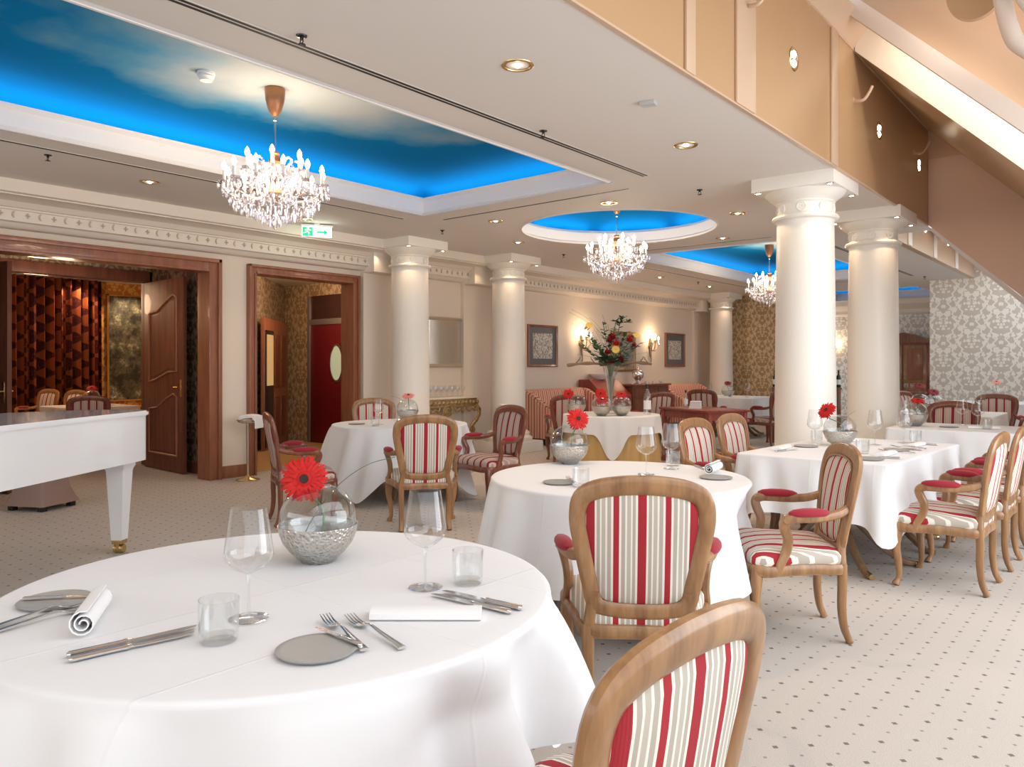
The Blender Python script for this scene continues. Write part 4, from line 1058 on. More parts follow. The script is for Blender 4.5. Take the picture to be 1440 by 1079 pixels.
# long table
for l, x, y in (('wine glass at the left side of the long table before the column', -2.02, 6.15), ('wine glass right of the gerbera bowl on the long table', -1.65, 6.42), ('wine glass at the far right of the long table', -1.52, 6.75)): WG.place(l, (x, y, Z0))
TB.place('tumbler at the left side of the long table', (-2.07, 6.35, Z0)); TB.place('tumbler at the far right of the long table', (-1.45, 6.82, Z0)); TB.place('tumbler behind the near armchair on the long table', (-1.56, 5.75, Z0))
for l, a, c in (('folded napkin at the left side of the long table, nearer the camera', (-2.10, 5.55), (-2.12, 5.82)), ('folded napkin at the left side of the long table, by the tumbler', (-1.98, 6.42), (-1.86, 6.64)),
                ('folded napkin at the right side of the long table, nearer the camera', (-1.42, 5.62), (-1.40, 5.89)), ('folded napkin at the right side of the long table, farther off', (-1.40, 6.42), (-1.38, 6.69))): lay(NF, l, a, c)
for l, a, c in (('knife at the left of the long table beside the nearer napkin', (-2.06, 5.45), (-2.00, 5.68)), ('knife at the right of the long table beside the nearer napkin', (-1.30, 5.55), (-1.50, 5.50)),
                ('knife at the right of the long table between the napkins', (-1.29, 6.2), (-1.52, 6.2)), ('knife at the far right of the long table', (-1.29, 6.68), (-1.5, 6.69))): lay(KN, l, a, c)
for l, a, c in (('fork at the right of the long table nearer the camera', (-1.28, 5.95), (-1.5, 5.98)), ('fork at the right of the long table farther off', (-1.29, 6.33), (-1.5, 6.35))): lay(FK, l, a, c)
PL.place('grey side plate at the right of the long table, nearer the camera', (-1.42, 5.40, Z0)); PL.place('grey side plate at the right of the long table, farther off', (-1.42, 6.10, Z0)); PL.place('grey side plate at the left of the long table', (-2.02, 5.95, Z0))
# further right tables
for l, x, y in (('wine glass at the left of the table behind the row of chairs', -1.90, 8.45), ('wine glass at the middle of the table behind the row of chairs', -1.50, 9.1), ('wine glass before the dark chair on the table behind the row', -1.33, 8.9),
                ('wine glass on the ivory-clothed table', -1.85, 11.2), ('second wine glass on the ivory-clothed table', -1.7, 11.6), ('wine glass on the farthest right table', -2.1, 14.9), ('second wine glass on the farthest right table', -1.85, 15.3), ('wine glass on the far left table', -6.05, 14.5), ('second wine glass on the far left table', -6.75, 14.3)): WG.place(l, (x, y, Z0))
TB.place('tumbler at the left of the table behind the row of chairs', (-1.88, 8.48, Z0)); TB.place('tumbler before the dark chair on the table behind the row', (-1.22, 8.7, Z0))
PL.place('grey side plate on the table behind the row of chairs', (-1.55, 8.72, Z0)); lay(NF, 'folded napkin on the table behind the row of chairs', (-1.38, 8.72), (-1.14, 8.80)); lay(NF, 'folded napkin on the ivory-clothed table', (-1.95, 11.0), (-1.7, 11.05))
lay(NF, 'folded napkin on the far left table', (-6.6, 14.2), (-6.35, 14.3))

# ------------------------------------------------------------------ gerbera vases
def make_vase():
    r = thing('globe_vase', '', 'vase')
    b = B(); lathe(b, [(0, 0), (.052, 0), (.056, .006), (.062, .012), (.085, .032), (.107, .060), (.119, .090), (.122, .108), (.1245, .112), (.1245, .117), (.121, .117)], 48, cap=False); obj('silver_bowl', b, hammer, r)
    b = B(); lathe(b, [(.1205, .116), (.116, .09), (.10, .055), (.06, .02), (0, .015)], 48, cap=False); obj('bowl_liner', b, mat('liner', (.30, .30, .29), .35, .8), r)
    b = B(); lathe(b, [(.03, .022), (.06, .03), (.10, .07), (.116, .10), (.1205, .125), (.117, .160), (.105, .190), (.085, .214), (.060, .230), (.042, .236), (.040, .240)], 48, cap=False); obj('glass_globe', b, glass_m, r)
    return r
def make_gerbera(pm, label):
    """flower head centre at the origin, facing +z; stem hangs below and is bent to reach the vase"""
    r = thing('gerbera', label, 'flower'); rd = random.Random(5)
    b = B()
    for (n, R, z, w) in ((30, .075, .003, .0062), (30, .069, .010, .0060), (24, .050, .015, .0050)):
        for i in range(n):
            a = 2*PI*(i+rd.uniform(-.2, .2))/n; Rr = R*rd.uniform(.88, 1.04); dz = rd.uniform(-.009, .007); ca, sa = math.cos(a), math.sin(a)
            def Q(q, s, zz): return (q*ca-s*sa, q*sa+s*ca, zz)
            v = [b.verts.new(p) for p in (Q(.012, -.003, z), Q(.012, .003, z), Q(Rr*.6, w, z+.006+dz*.5), Q(Rr*.6, -w, z+.006+dz*.5), Q(Rr*.93, w*.75, z+.002+dz), Q(Rr*.93, -w*.75, z+.002+dz), Q(Rr, 0, z-.002+dz))]
            b.faces.new((v[0], v[1], v[2], v[3])); b.faces.new((v[3], v[2], v[4], v[5])); b.faces.new((v[5], v[4], v[6]))
    obj('petals', b, pm, r, recalc=False)
    b = B(); lathe(b, [(.026, .012), (.025, .018), (.015, .022), (0, .017)], 20, cap=False)
    for i in range(44):
        a = 2*PI*i/44; lathe(b, [(.0018, 0), (0, .009)], 5, ((.0225 if i % 2 else .019)*math.cos(a), (.0225 if i % 2 else .019)*math.sin(a), .015))
    obj('ruff', b, pm, r)
    b = B(); lathe(b, [(.015, .020), (.0135, .0255), (.007, .0245), (0, .022)], 18, cap=False); obj('flower_centre', b, disc_m, r)
    b = B(); lathe(b, [(0, -.012), (.012, -.008), (.016, .004)], 14); obj('calyx', b, stem_m, r)
    return r
VK = Kind(make_vase()); GK = Kind(make_gerbera(red_p, 'g')); GD = Kind(make_gerbera(dred_p, 'g')); GP = Kind(make_gerbera(pink_p, 'g'))
def bouquet(x, y, z, label, K, where, head=(-.02, -.02, .255), nrm=(.45, -.75, .45), blade=True, col='red', head2=None, s=1.0):
    VK.place(label, (x, y, z))
    for i, (hd, kk, cc) in enumerate([(head, K, col)]+([(head2, K, col)] if head2 else [])):
        o = kk.place('%s gerbera in the %s%s' % (cc, where, '' if not head2 else (', the higher head' if i == 0 else ', the lower head')), (x+hd[0], y+hd[1], z+hd[2]), rot=Vector(nrm).to_track_quat('Z', 'Y').to_euler())
        p0 = Vector((hd[0], hd[1], hd[2]))-Vector(nrm).normalized()*.008
        b = B(); sweep(b, catmull([p0, p0+Vector((0, 0, -.04))-Vector(nrm).normalized()*.02, Vector((.01*(1-2*i), .012, .16)), Vector((.035*(1-2*i), -.02, .035))], 6), .0035, 8)
        st = obj('gerbera_stem', b, stem_m, loc=(x, y, z)); st.name = 'stem'
        st.parent = o; bpy.context.view_layer.update(); st.matrix_parent_inverse = (Matrix.Translation(o.location) @ o.rotation_euler.to_matrix().to_4x4()).inverted()
    if blade:
        b = B(); bl = blade if isinstance(blade, list) else [(-.03, -.02, .03), (0, 0, .15), (.05, .03, .25), (.10, .06, .28)]
        p = catmull(bl, 6); k = len(p); sweep(b, p, [(.0045*(1-i/k)+.001, .0012) for i in range(k)], 6)
        tag(obj('grass_blade', b, green_m, loc=(x, y, z)), 'arching green grass blade in the %s' % where, 'leaf')
Rr = Vector((.7705, .6375, 0)); Fw = Vector((-.6375, .7705, 0))
def rf(a, c, z): v = Rr*a+Fw*c; return (v.x, v.y, z)   # right / away / up as seen in the room's diagonal
TW = (-.57, -.0)
to_cam = (.70, -.68, .25)
bouquet(-2.03, 1.49, Z0, 'big glass globe vase in hammered silver on the closest table', GK, 'vase on the closest table', rf(-.035, -.03, .262), (.72, -.60, .22),
        [rf(-.06, .0, .035), rf(-.02, 0, .13), rf(.06, 0, .235), rf(.15, .02, .30), rf(.24, .03, .325)])
bouquet(-2.825, 3.98, Z0, 'glass globe vase in hammered silver on the middle round table', GK, 'vase on the middle round table', rf(.05, -.03, .28), (.72, -.55, .35),
        [rf(.03, .0, .035), rf(-.02, 0, .13), rf(-.10, .0, .22), rf(-.16, .02, .29)])
bouquet(-6.42, 5.92, Z0, 'glass globe vase on the round table by the passage', GP, 'vase on the round table by the passage', rf(.01, 0, .27), (.3, -.3, .9), [rf(.03, 0, .03), rf(-.04, 0, .2), rf(-.12, 0, .26), rf(-.19, 0, .27)], col='coral')
bouquet(-1.84, 6.18, Z0, 'glass globe vase in a silver bowl on the long table', GK, 'vase on the long table', rf(-.11, -.03, .27), (-.2, -.75, .5), [rf(-.03, 0, .04), rf(-.01, 0, .13), rf(.05, 0, .22), rf(.12, 0, .27)])
bouquet(-1.86, 8.72, Z0, 'glass globe vase on the table behind the row of chairs', GK, 'vase on the table behind the row of chairs', rf(.03, 0, .25), (.2, -.3, .9), False)
bouquet(-2.35, 11.3, Z0, 'glass globe vase with dark gerberas on the ivory-clothed table, left of its twin', GD, 'left vase on the ivory-clothed table', rf(.0, 0, .34), (.2, -.4, .9), False, 'dark red')
bouquet(-2.16, 11.15, Z0, 'glass globe vase with dark gerberas on the ivory-clothed table, right of its twin', GD, 'right vase on the ivory-clothed table', rf(.0, 0, .27), (.3, -.5, .8), [rf(0, 0, .03), rf(.02, 0, .2), rf(.08, 0, .28), rf(.13, 0, .22)], 'dark red')
bouquet(-2.0, 15.2, Z0, 'glass globe vase on the farthest right table', GP, 'vase on the farthest right table', rf(0, 0, .33), (.2, -.4, .9), False, 'pink')
bouquet(-6.45, 14.5, Z0, 'glass globe vase on the far left table', GD, 'vase on the far left table', rf(0, 0, .26), (.3, -.5, .8), False, 'dark red')
bouquet(-5.66, 8.13, Z0, 'glass globe vase leftmost on the flower table', GK, 'leftmost vase on the flower table', rf(-.10, 0, .25), (.4, -.6, .3), False)
bouquet(-5.18, 7.98, Z0, 'glass globe vase nearest the camera on the flower table', GK, 'nearest vase on the flower table', rf(-.01, 0, .27), (.4, -.7, .3), False, head2=rf(.0, -.04, .20))
bouquet(-5.02, 8.18, Z0, 'glass globe vase rightmost on the flower table', GK, 'rightmost vase on the flower table', rf(.0, 0, .25), (.3, -.4, .8), False)
bouquet(-12.5, 5.0, Z0, 'glass globe vase on the table in the private room', GK, 'vase on the table in the private room', rf(0, 0, .26), (.5, -.3, .7), False)
WG.place('wine glass on the table in the private room', (-12.35, 5.25, Z0))

# ------------------------------------------------------------------ the big bouquet
BX, BY = -5.33, 8.42
r = thing('trumpet_vase', 'tall clear trumpet vase holding the big bouquet on the flower table', 'vase', (BX, BY, Z0))
b = B(); lathe(b, [(0, 0), (.085, 0), (.09, .006), (.03, .014), (.022, .03), (.024, .10), (.032, .25), (.055, .42), (.10, .60), (.13, .67), (.128, .67), (.098, .60), (.052, .42), (.028, .25), (.02, .1), (0, .05)], 36, cap=False); obj('body', b, glass_m, r)
b = B(); lathe(b, [(0, .06), (.017, .1), (.024, .25), (.047, .42), (.062, .48), (0, .48)], 24, cap=False); obj('water', b, glass('milky_water', (.86, .90, .86), .3, .25, .3), r)
r = thing('flower_arrangement', 'tall arrangement of roses, gerberas and eucalyptus with a crosswise branch', 'flowers', (BX, BY, Z0))
b = B(); p = catmull([rf(-.56, -.05, .62), rf(-.3, -.04, .645), rf(0, -.05, .63), rf(.3, -.04, .655), rf(.52, -.02, .635)], 6); k = len(p)
sweep(b, p, [.020+.006*math.sin(i*1.3) for i in range(k)], 8)
for (a, s) in ((-.45, 1), (-.2, -1), (.35, 1), (.48, -1)): sweep(b, [rf(a, -.04, .64), rf(a+.05*s, -.05, .70), rf(a+.06*s, -.05, .73)], [.008, .006, .003], 6)
obj('branch', b, bark_m, r)
rd = random.Random(12)
def leaf_pts(b, base, d, L, w, up=(0, 0, 1)):
    d = Vector(d).normalized(); s = d.cross(Vector(up)); s = s.normalized() if s.length > .01 else Vector((1, 0, 0)); u = s.cross(d); base = Vector(base)
    v = [b.verts.new(q) for q in (base, base+d*L*.35+s*w+u*.1*w, base+d*L*.75+s*w*.7, base+d*L, base+d*L*.75-s*w*.7, base+d*L*.35-s*w+u*.1*w, base+d*L*.5-u*.25*w)]
    for a_, c_ in ((0, 1), (1, 2), (2, 3), (3, 4), (4, 5), (5, 0)): b.faces.new((v[a_], v[c_], v[6]))
STEMS = [(-.33, 0, 1.10), (-.24, .05, .95), (-.10, 0, 1.18), (-.02, .06, 1.02), (.06, -.03, 1.17), (.14, .03, 1.22), (.20, -.04, 1.05), (.30, .02, .98), (.38, 0, .90), (-.16, -.08, .86), (.04, -.10, .80), (-.36, .03, .86)]
b = B()
for (a, c, h) in STEMS: sweep(b, catmull([rf(0, 0, .2), rf(a*.12, c*.1, .62), rf(a*.55, c*.6, .62+(h-.62)*.55), rf(a, c, h)], 5), .004, 6)
for i in range(14): 
    a = rd.uniform(-.6, .6); h = rd.uniform(.75, 1.35); sweep(b, catmull([rf(0, 0, .6), rf(a*.4, 0, .6+(h-.6)*.7), rf(a, rd.uniform(-.1, .1), h)], 4), .0016, 4)
obj('stems', b, stem_m, r)
b = B()
for (a, c, h) in STEMS:
    for q in range(16):
        f = .35+.65*q/16; base = Vector(rf(a*(.2+.8*f), c*f, .62+(h-.62)*f)); an = rd.uniform(0, 6.28)
        leaf_pts(b, base, (math.cos(an), math.sin(an), rd.uniform(.0, .7)), rd.uniform(.06, .10), rd.uniform(.016, .028))
obj('foliage', b, green_m, r, smooth=False, recalc=False)['kind'] = 'stuff'
b = B()
for i in range(90):
    an = rd.uniform(0, 6.28); q = rd.uniform(.02, .16); leaf_pts(b, (q*math.cos(an), q*math.sin(an), rd.uniform(.60, .74)), (math.cos(an), math.sin(an), rd.uniform(-.3, .6)), rd.uniform(.08, .15), rd.uniform(.025, .05))
obj('collar_leaves', b, green_d, r, smooth=False, recalc=False)['kind'] = 'stuff'
def rose(b, c, R):
    for k in range(4):
        for i in range(6):
            an = 2*PI*(i+.5*k)/6; q = R*(1-.22*k); base = Vector(c)+Vector((0, 0, -R*.6)); d = Vector((math.cos(an)*q, math.sin(an)*q, R*(.35+.35*k)))
            s = Vector((-math.sin(an), math.cos(an), 0))*q*.62
            v = [b.verts.new(p) for p in (base, base+d*.55+s, base+d*1.1+s*.6, base+d*1.1-s*.6, base+d*.55-s)]; b.faces.new(v)
for a, c, h, R, m in ((.02, -.06, .98, .055, dred_p), (.06, -.10, .90, .055, red_p), (-.02, -.06, .94, .05, dred_p), (.24, -.04, .95, .055, red_p), (-.06, -.12, .79, .05, dred_p), (.30, .0, .88, .04, dred_p), (.12, -.1, .70, .05, dred_p), (-.02, -.13, .66, .05, dred_p)):
    b = B(); rose(b, rf(a, c, h), R); obj('rose', b, m, r, smooth=False, recalc=False)
def daisy(b, c, R, nrm):
    M = Matrix.Translation(c) @ Vector(nrm).to_track_quat('Z', 'Y').to_matrix().to_4x4()
    for i in range(18):
        an = 2*PI*i/18; ca, sa = math.cos(an), math.sin(an); w = R*.13
        v = [b.verts.new(M @ Vector(p)) for p in ((.2*R*ca-w*.4*sa, .2*R*sa+w*.4*ca, 0), (.7*R*ca-w*sa, .7*R*sa+w*ca, .1*R), (R*ca, R*sa, .04*R), (.7*R*ca+w*sa, .7*R*sa-w*ca, .1*R), (.2*R*ca+w*.4*sa, .2*R*sa-w*.4*ca, 0))]; b.faces.new(v)
    lathe(b, [(R*.25, .05*R), (0, .16*R)], 12, M=M, cap=False)
for a, c, h, nrm in ((-.27, -.02, 1.13, (.4, -.5, .6)), (-.31, .02, 1.10, (-.4, -.3, .6)), (.05, -.12, .82, (.5, -.7, .3)), (.33, -.02, 1.0, (.4, -.4, .7))):
    b = B(); daisy(b, rf(a, c, h), .06, nrm); obj('yellow_flower', b, yel_p, r, smooth=False, recalc=False)
for a, c, h in ((.06, 0, 1.18), (.16, .02, 1.22), (.12, -.02, 1.16), (.22, 0, 1.17)):
    b = B()
    for i in range(10): an = rd.uniform(0, 6.28); leaf_pts(b, rf(a, c, h), (math.cos(an), math.sin(an), rd.uniform(-.1, .9)), .08, .018)
    obj('leaf_tuft', b, green_d, r, smooth=False, recalc=False)

# ------------------------------------------------------------------ other furniture
# white grand piano at the left edge
r = thing('grand_piano', 'white grand piano at the left edge before the double doors', 'piano', (-4.93, 1.49, 0), math.atan2(1.28, -.90))
# local +x runs from the near end of the straight side to the tail; +y is to the left of that
outl = [(-.75, .02), (0, 0), (.9, 0), (1.40, .0), (1.52, .03), (1.58, .12), (1.56, .30), (1.46, .52), (1.25, .72), (.95, .90), (.65, 1.02), (.35, 1.15), (.1, 1.32), (-.2, 1.42), (-.75, 1.44)]
outl = [(x, y) for x, y in outl]
cl = [(p.x, p.y) for p in catmull([(x, y, 0) for x, y in outl], 4)]
b = B(); prism(b, cl, .675, 1.005); obj('case', b, white_l, r, ang=30)
b = B(); gx = [(.4+(x-.4)*1.015, .7+(y-.7)*1.018) for x, y in cl]; prism(b, gx, 1.012, 1.035); prism(b, [(.4+(x-.4)*1.005, .7+(y-.7)*1.006) for x, y in cl], 1.005, 1.043); obj('lid', b, white_l, r, ang=30)
def p_leg(x, y):
    b = B()
    z = [(.075, .675), (.078, .64), (.068, .62), (.064, .60), (.040, .10)]
    rings = [[b.verts.new((x+s*q, y+t*q, zz)) for s, t in ((-1, -1), (1, -1), (1, 1), (-1, 1))] for q, zz in z]
    for A, D in zip(rings, rings[1:]):
        for i in range(4): b.faces.new((A[i], A[(i+1) % 4], D[(i+1) % 4], D[i]))
    b.faces.new(rings[-1]); leg = obj('leg', b, white_l, r, smooth=False)
    b = B(); bx(b, x-.038, x+.038, y-.038, y+.038, .07, .10, .003); bx(b, x-.03, x+.03, y-.012, y+.012, .03, .07)
    for s in (-1, 1): lathe(b, [(0, -.012), (.030, -.012), (.034, 0), (.030, .012), (0, .012)], 18, M=Matrix.Translation((x, y+s*.024, .034)) @ Matrix.Rotation(PI/2, 4, 'X'))
    obj('caster', b, brass, leg)
p_leg(1.38, .15); p_leg(-.55, .16); p_leg(-.55, 1.28)
b = B(); bx(b, -.86, -.75, .06, 1.40, .66, .80, .01); obj('keybed', b, white_l, r)
# hourglass stool under the piano
b = B(); q = [(.235, .05), (.21, .10), (.175, .20), (.16, .29), (.17, .38), (.20, .47), (.225, .52), (.21, .535)]
rings = []
for w, z in q:
    ring = []
    for cx, cy, a0 in ((1, 1, 0), (-1, 1, PI/2), (-1, -1, PI), (1, -1, 1.5*PI)):
        for i in range(4): a = a0+PI/2*i/3; ring.append(b.verts.new((cx*(w-.03)+.03*math.cos(a), cy*(w-.03)+.03*math.sin(a), z)))
    rings.append(ring)
for A, D in zip(rings, rings[1:]):
    for i in range(16): b.faces.new((A[i], A[(i+1) % 16], D[(i+1) % 16], D[i]))
b.faces.new(rings[-1]); b.faces.new(list(reversed(rings[0])))
r = thing('hourglass_stool', 'brown waisted stool standing behind the piano leg', 'stool', (-8.28, 2.86, 0), .45)
obj('body', b, mat('stool_velvet', (.30, .20, .17), .7), r)
for sx in (-1, 1):
    for sy in (-1, 1):
        b = B(); bx(b, sx*.17-.03, sx*.17+.03, sy*.17-.03, sy*.17+.03, 0, .05, .004); obj('foot', b, black_l, r)

# striped sofas by the left wall
def make_sofa():
    r = thing('striped_sofa', '', 'sofa')      # faces +y, width along x
    hw = .98
    b = B(); prof = [(-.36, .12), (-.36, .80), (-.40, .90), (-.38, .95), (-.30, .955), (-.22, .92), (-.19, .80), (-.14, .44), (-.14, .12)]
    extrude_profile(b, prof, 'x', -hw+.10, hw-.10); obj('backrest', b, stripe_s, r, ang=70)
    for s in (-1, 1):
        b = B(); pr = [(-.36, .12), (-.36, .90), (-.30, .95), (-.18, .93), (-.02, .84), (.12, .72), (.30, .67), (.40, .62), (.40, .12)]
        extrude_profile(b, [(y, z) for y, z in pr], 'x', s*(hw-.14), s*hw); bmesh.ops.bevel(b, geom=b.edges[:], offset=.02, segments=2, affect='EDGES'); obj('armrest', b, stripe_sy, r, ang=60)
        b = B(); extrude_profile(b, [(y*.97, .13+(z-.13)*.96) for y, z in pr], 'x', s*(hw-.005), s*(hw+.012)); obj('side_panel', b, stripe_sy, r, ang=60)
    for s in (-1, 1):
        b = B(); bx(b, s*.42-.415, s*.42+.415, -.14, .41, .32, .47, .04); obj('seat_cushion', b, stripe_s, r)
    b = B(); bx(b, -hw+.12, hw-.12, -.15, .40, .12, .32, .01); obj('base', b, stripe_s, r)
    b = B(); bx(b, -hw-.01, hw+.01, -.43, -.36, .10, .86, .01); obj('back_board', b, brown_v, r)
    for sx in (-1, 1):
        for sy in (-.30, .34):
            b = B(); lathe(b, [(.018, 0), (.03, .05), (.035, .13)], 12, (sx*(hw-.08), sy, 0)); obj('leg', b, wood_m, r)
    return r
SF = Kind(make_sofa())
SF.place('striped sofa by the left wall, nearer, under the first ink drawing', (-8.20, 11.5, 0), -PI/2)
SF.place('striped sofa by the left wall, farther, under the last ink drawing', (-8.20, 16.35, 0), -PI/2)
# red serving table
r = thing('serving_table', 'square red cherry serving table beside the flower table', 'table', (-4.86, 10.1, 0), -.46)
b = B(); bx(b, -.56, .56, -.36, .36, .745, .775, .006); obj('tabletop', b, wood_r, r)
b = B(); bx(b, -.52, .52, -.32, .32, .64, .745); obj('apron', b, wood_r, r, smooth=False)
for sx in (-1, 1):
    for sy in (-1, 1):
        b = B(); bx(b, sx*.50-.03, sx*.50+.03, sy*.30-.03, sy*.30+.03, .03, .745, .004); bx(b, sx*.5-.045, sx*.5+.045, sy*.30-.045, sy*.30+.045, 0.0, .06, .01); obj('leg', b, wood_r, r)
b = B(); bx(b, -.48, .48, -.28, .28, .16, .19, .004); obj('shelf', b, wood_r, r)
def at_serv(x, y): v = Matrix.Rotation(-.46, 3, 'Z') @ Vector((x, y, 0)); return (-4.86+v.x, 10.1+v.y, .7755)
b = B()
for i in range(5): bx(b, -.08+.004*i, .08, -.06, .06-.003*i, .022*i, .022*i+.018, .004)
tag(obj('folded_cloths', b, towel, loc=at_serv(.02, -.15), rz=.3), 'small stack of folded white cloths on the red serving table', 'cloth')
def make_bottle(m, name='bottle'):
    r = thing(name, '', 'bottle'); b = B(); lathe(b, [(0, 0), (.036, 0), (.038, .01), (.038, .17), (.030, .205), (.014, .235), (.013, .29), (.015, .292), (.015, .302), (0, .302)], 20); obj('body', b, m, r)
    b = B(); lathe(b, [(.0385, .05), (.0388, .06), (.0388, .13), (.0385, .14)], 20, cap=False); obj('paper_label', b, napkin_m, r)
    b = B(); lathe(b, [(.0155, .255), (.0158, .305), (0, .306)], 16); obj('capsule', b, black_l, r); return r
WB = Kind(make_bottle(wine_m)); CB = Kind(make_bottle(glass('bottle_glass', (.93, .95, .94), .6, .15), 'carafe'))
CB.place('tall clear bottle with black stopper at the right edge of the flower table', (-4.91, 8.62, Z0), scale=1.25)
CB.place('stout clear bottle behind the tall bottle near the red serving table', at_serv(-.40, .0), scale=.8)
# sideboard and slant-top bureau against the left wall between the sconces
r = thing('sideboard', 'dark wood sideboard by the left wall under the gold mirror, laden with china', 'sideboard', (-8.38, 14.4, 0), -PI/2)
b = B(); bx(b, -.75, .75, -.28, .28, .12, .95, .008); obj('body', b, wood_m, r)
b = B(); bx(b, -.80, .80, -.32, .32, .95, .99, .008); obj('top', b, wood_m, r)
for i in range(3):
    b = B(); bx(b, -.72+.49*i, -.26+.49*i, .275, .295, .16, .68, .006); d = obj('door', b, wood_d, r); b = B(); lathe(b, [(0, .02), (.012, .012), (.008, 0)], 10, M=Matrix.Translation((-.30+.49*i, .295, .45)) @ Matrix.Rotation(-PI/2, 4, 'X')); obj('knob', b, brass, d)
    b = B(); bx(b, -.72+.49*i, -.26+.49*i, .275, .295, .71, .92, .006); d = obj('drawer', b, wood_d, r); b = B(); lathe(b, [(0, .02), (.012, .012), (.008, 0)], 10, M=Matrix.Translation((-.49+.49*i, .295, .81)) @ Matrix.Rotation(-PI/2, 4, 'X')); obj('knob', b, brass, d)
for sx in (-1, 1):
    for sy in (-1, 1): b = B(); lathe(b, [(.03, 0), (.04, .06), (.03, .12)], 12, (sx*.68, sy*.22, 0)); obj('leg', b, wood_m, r)
r = thing('slant_bureau', 'reddish slant-top bureau by the left wall beside the sideboard', 'bureau', (-8.36, 13.02, 0), -PI/2)
b = B(); extrude_profile(b, [(-.30, .75), (-.30, 1.10), (-.05, 1.10), (.30, .78), (.30, .75)], 'x', -.5, .5); obj('slant_top', b, wood_r, r, smooth=False)
b = B(); bx(b, -.5, .5, -.30, .30, .14, .75, .006); obj('body', b, wood_r, r)
for i in range(3): b = B(); bx(b, -.46, .46, .295, .315, .17+.19*i, .34+.19*i, .005); d = obj('drawer', b, wood_r, r); b = B(); bx(b, -.06, .06, .315, .33, .25+.19*i, .265+.19*i); obj('pull', b, brass, d)
for sx in (-1, 1):
    for sy in (-1, 1): b = B(); lathe(b, [(.025, 0), (.04, .07), (.035, .14)], 12, (sx*.43, sy*.24, 0)); obj('foot', b, wood_r, r)
b = B(); lathe(b, [(0, 0), (.10, 0), (.16, .05), (.20, .10), (.205, .11), (.15, .05), (0, .012)], 28, cap=False); tag(obj('white_bowl', b, china, loc=(-8.48, 12.97, 1.1005)), 'wide white bowl on top of the slant-top bureau', 'bowl')
def make_cup():
    r = thing('coffee_cup', '', 'cup'); b = B(); lathe(b, [(0, 0), (.02, 0), (.034, .03), (.04, .06), (.037, .06), (.03, .025), (0, .008)], 16, cap=False); obj('body', b, china, r)
    b = B(); sweep(b, catmull([(.036, 0, .05), (.055, 0, .045), (.052, 0, .025), (.032, 0, .02)], 4), .004, 6); obj('handle', b, china, r); return r
CU = Kind(make_cup())
for i in range(9): CU.place('white cup in a row on the sideboard under the gold mirror', (-8.20-.09*(i % 2), 13.78+.15*i, .9905), i*.7, 'white cups on the sideboard')
r = thing('coffee_urn', 'silver urn on the sideboard before the gold mirror', 'urn', (-8.40, 14.35, .9905))
b = B(); lathe(b, [(0, 0), (.10, 0), (.10, .015), (.04, .04), (.05, .07), (.12, .14), (.13, .22), (.10, .27), (.05, .29), (0, .30)], 28); obj('body', b, silver, r)
b = B(); lathe(b, [(.05, .29), (.03, .32), (.012, .33), (.016, .35), (0, .36)], 16); obj('lid', b, silver, r)
for s in (-1, 1): b = B(); sweep(b, catmull([(0, .12*s, .22), (0, .18*s, .23), (0, .17*s, .15), (0, .12*s, .15)], 4), .008, 6, up=(1, 0, 0)); obj('handle', b, silver, r)

# gilt console with marble top between the left columns
r = thing('console_table', 'carved gilt console with a marble top by the left wall, between two columns', 'console table', (-8.565, 8.62, 0), -PI/2); r.scale = (1, .62, 1)
b = B(); pr = [(-.80, -.23), (-.80, .10), (-.72, .20), (-.45, .23), (0, .25), (.45, .23), (.72, .20), (.80, .10), (.80, -.23)]; prism(b, pr, .855, .885); obj('marble_top', b, marble, r)
b = B(); prism(b, [(x*.95, y*.92) for x, y in pr], .725, .855)
for i in range(-8, 9): lathe(b, [(0, -.03), (.035, 0), (.02, .02), (0, .035)], 8, M=Matrix.Translation((i*.088, .222-.0004*i*i, .79)) @ Matrix.Rotation(-PI/2, 4, 'X'))
for s in (-1, 1):
    for (x0, w) in ((.56, .14), (.28, .12)):
        sweep(b, catmull([(s*(x0-w), .20, .725), (s*(x0-w*.6), .215, .66), (s*x0, .22, .69), (s*(x0+w*.5), .215, .655), (s*(x0+w), .20, .72)], 5), .020, 8, up=(0, 1, 0))
sh = [(.10*math.cos(t), .225, .67+.075*math.sin(t)) for t in [2*PI*i/16 for i in range(16)]]; sweep(b, sh, .018, 8, True, up=(0, 1, 0))
lathe(b, [(0, .02), (.05, .015), (.075, 0)], 12, M=Matrix.Translation((0, .215, .67)) @ Matrix.Rotation(-PI/2, 4, 'X'), cap=False)
obj('carved_apron', b, gilt, r)
for s in (-1, 1):
    b = B(); p = catmull([(s*.68, .16, .74), (s*.74, .20, .64), (s*.70, .19, .52), (s*.60, .14, .40), (s*.54, .10, .28), (s*.58, .13, .15), (s*.66, .18, .06), (s*.70, .20, .02)], 5); k = len(p)
    sweep(b, p, [.050-.020*math.sin(PI*i/(k-1))+.006*math.sin(i*1.9) for i in range(k)], 10, up=(0, 1, 0)); lathe(b, [(0, -.03), (.05, -.025), (.06, 0), (.05, .025), (0, .03)], 14, M=Matrix.Translation((s*.62, .14, .34)) @ Matrix.Rotation(PI/2, 4, 'X'))
    obj('leg', b, gilt, r)
    b = B(); sweep(b, catmull([(s*.70, -.17, .73), (s*.66, -.17, .4), (s*.70, -.17, .02)], 5), .030, 8, up=(0, 1, 0)); obj('leg', b, gilt, r)
b = B(); sweep(b, catmull([(-.60, .12, .14), (-.3, .02, .20), (0, -.02, .24), (.3, .02, .20), (.60, .12, .14)], 5), .022, 8); lathe(b, [(0, 0), (.06, .02), (.05, .07), (.02, .10), (0, .12)], 12, (0, -.02, .24)); obj('stretcher', b, gilt, r)
i = 0
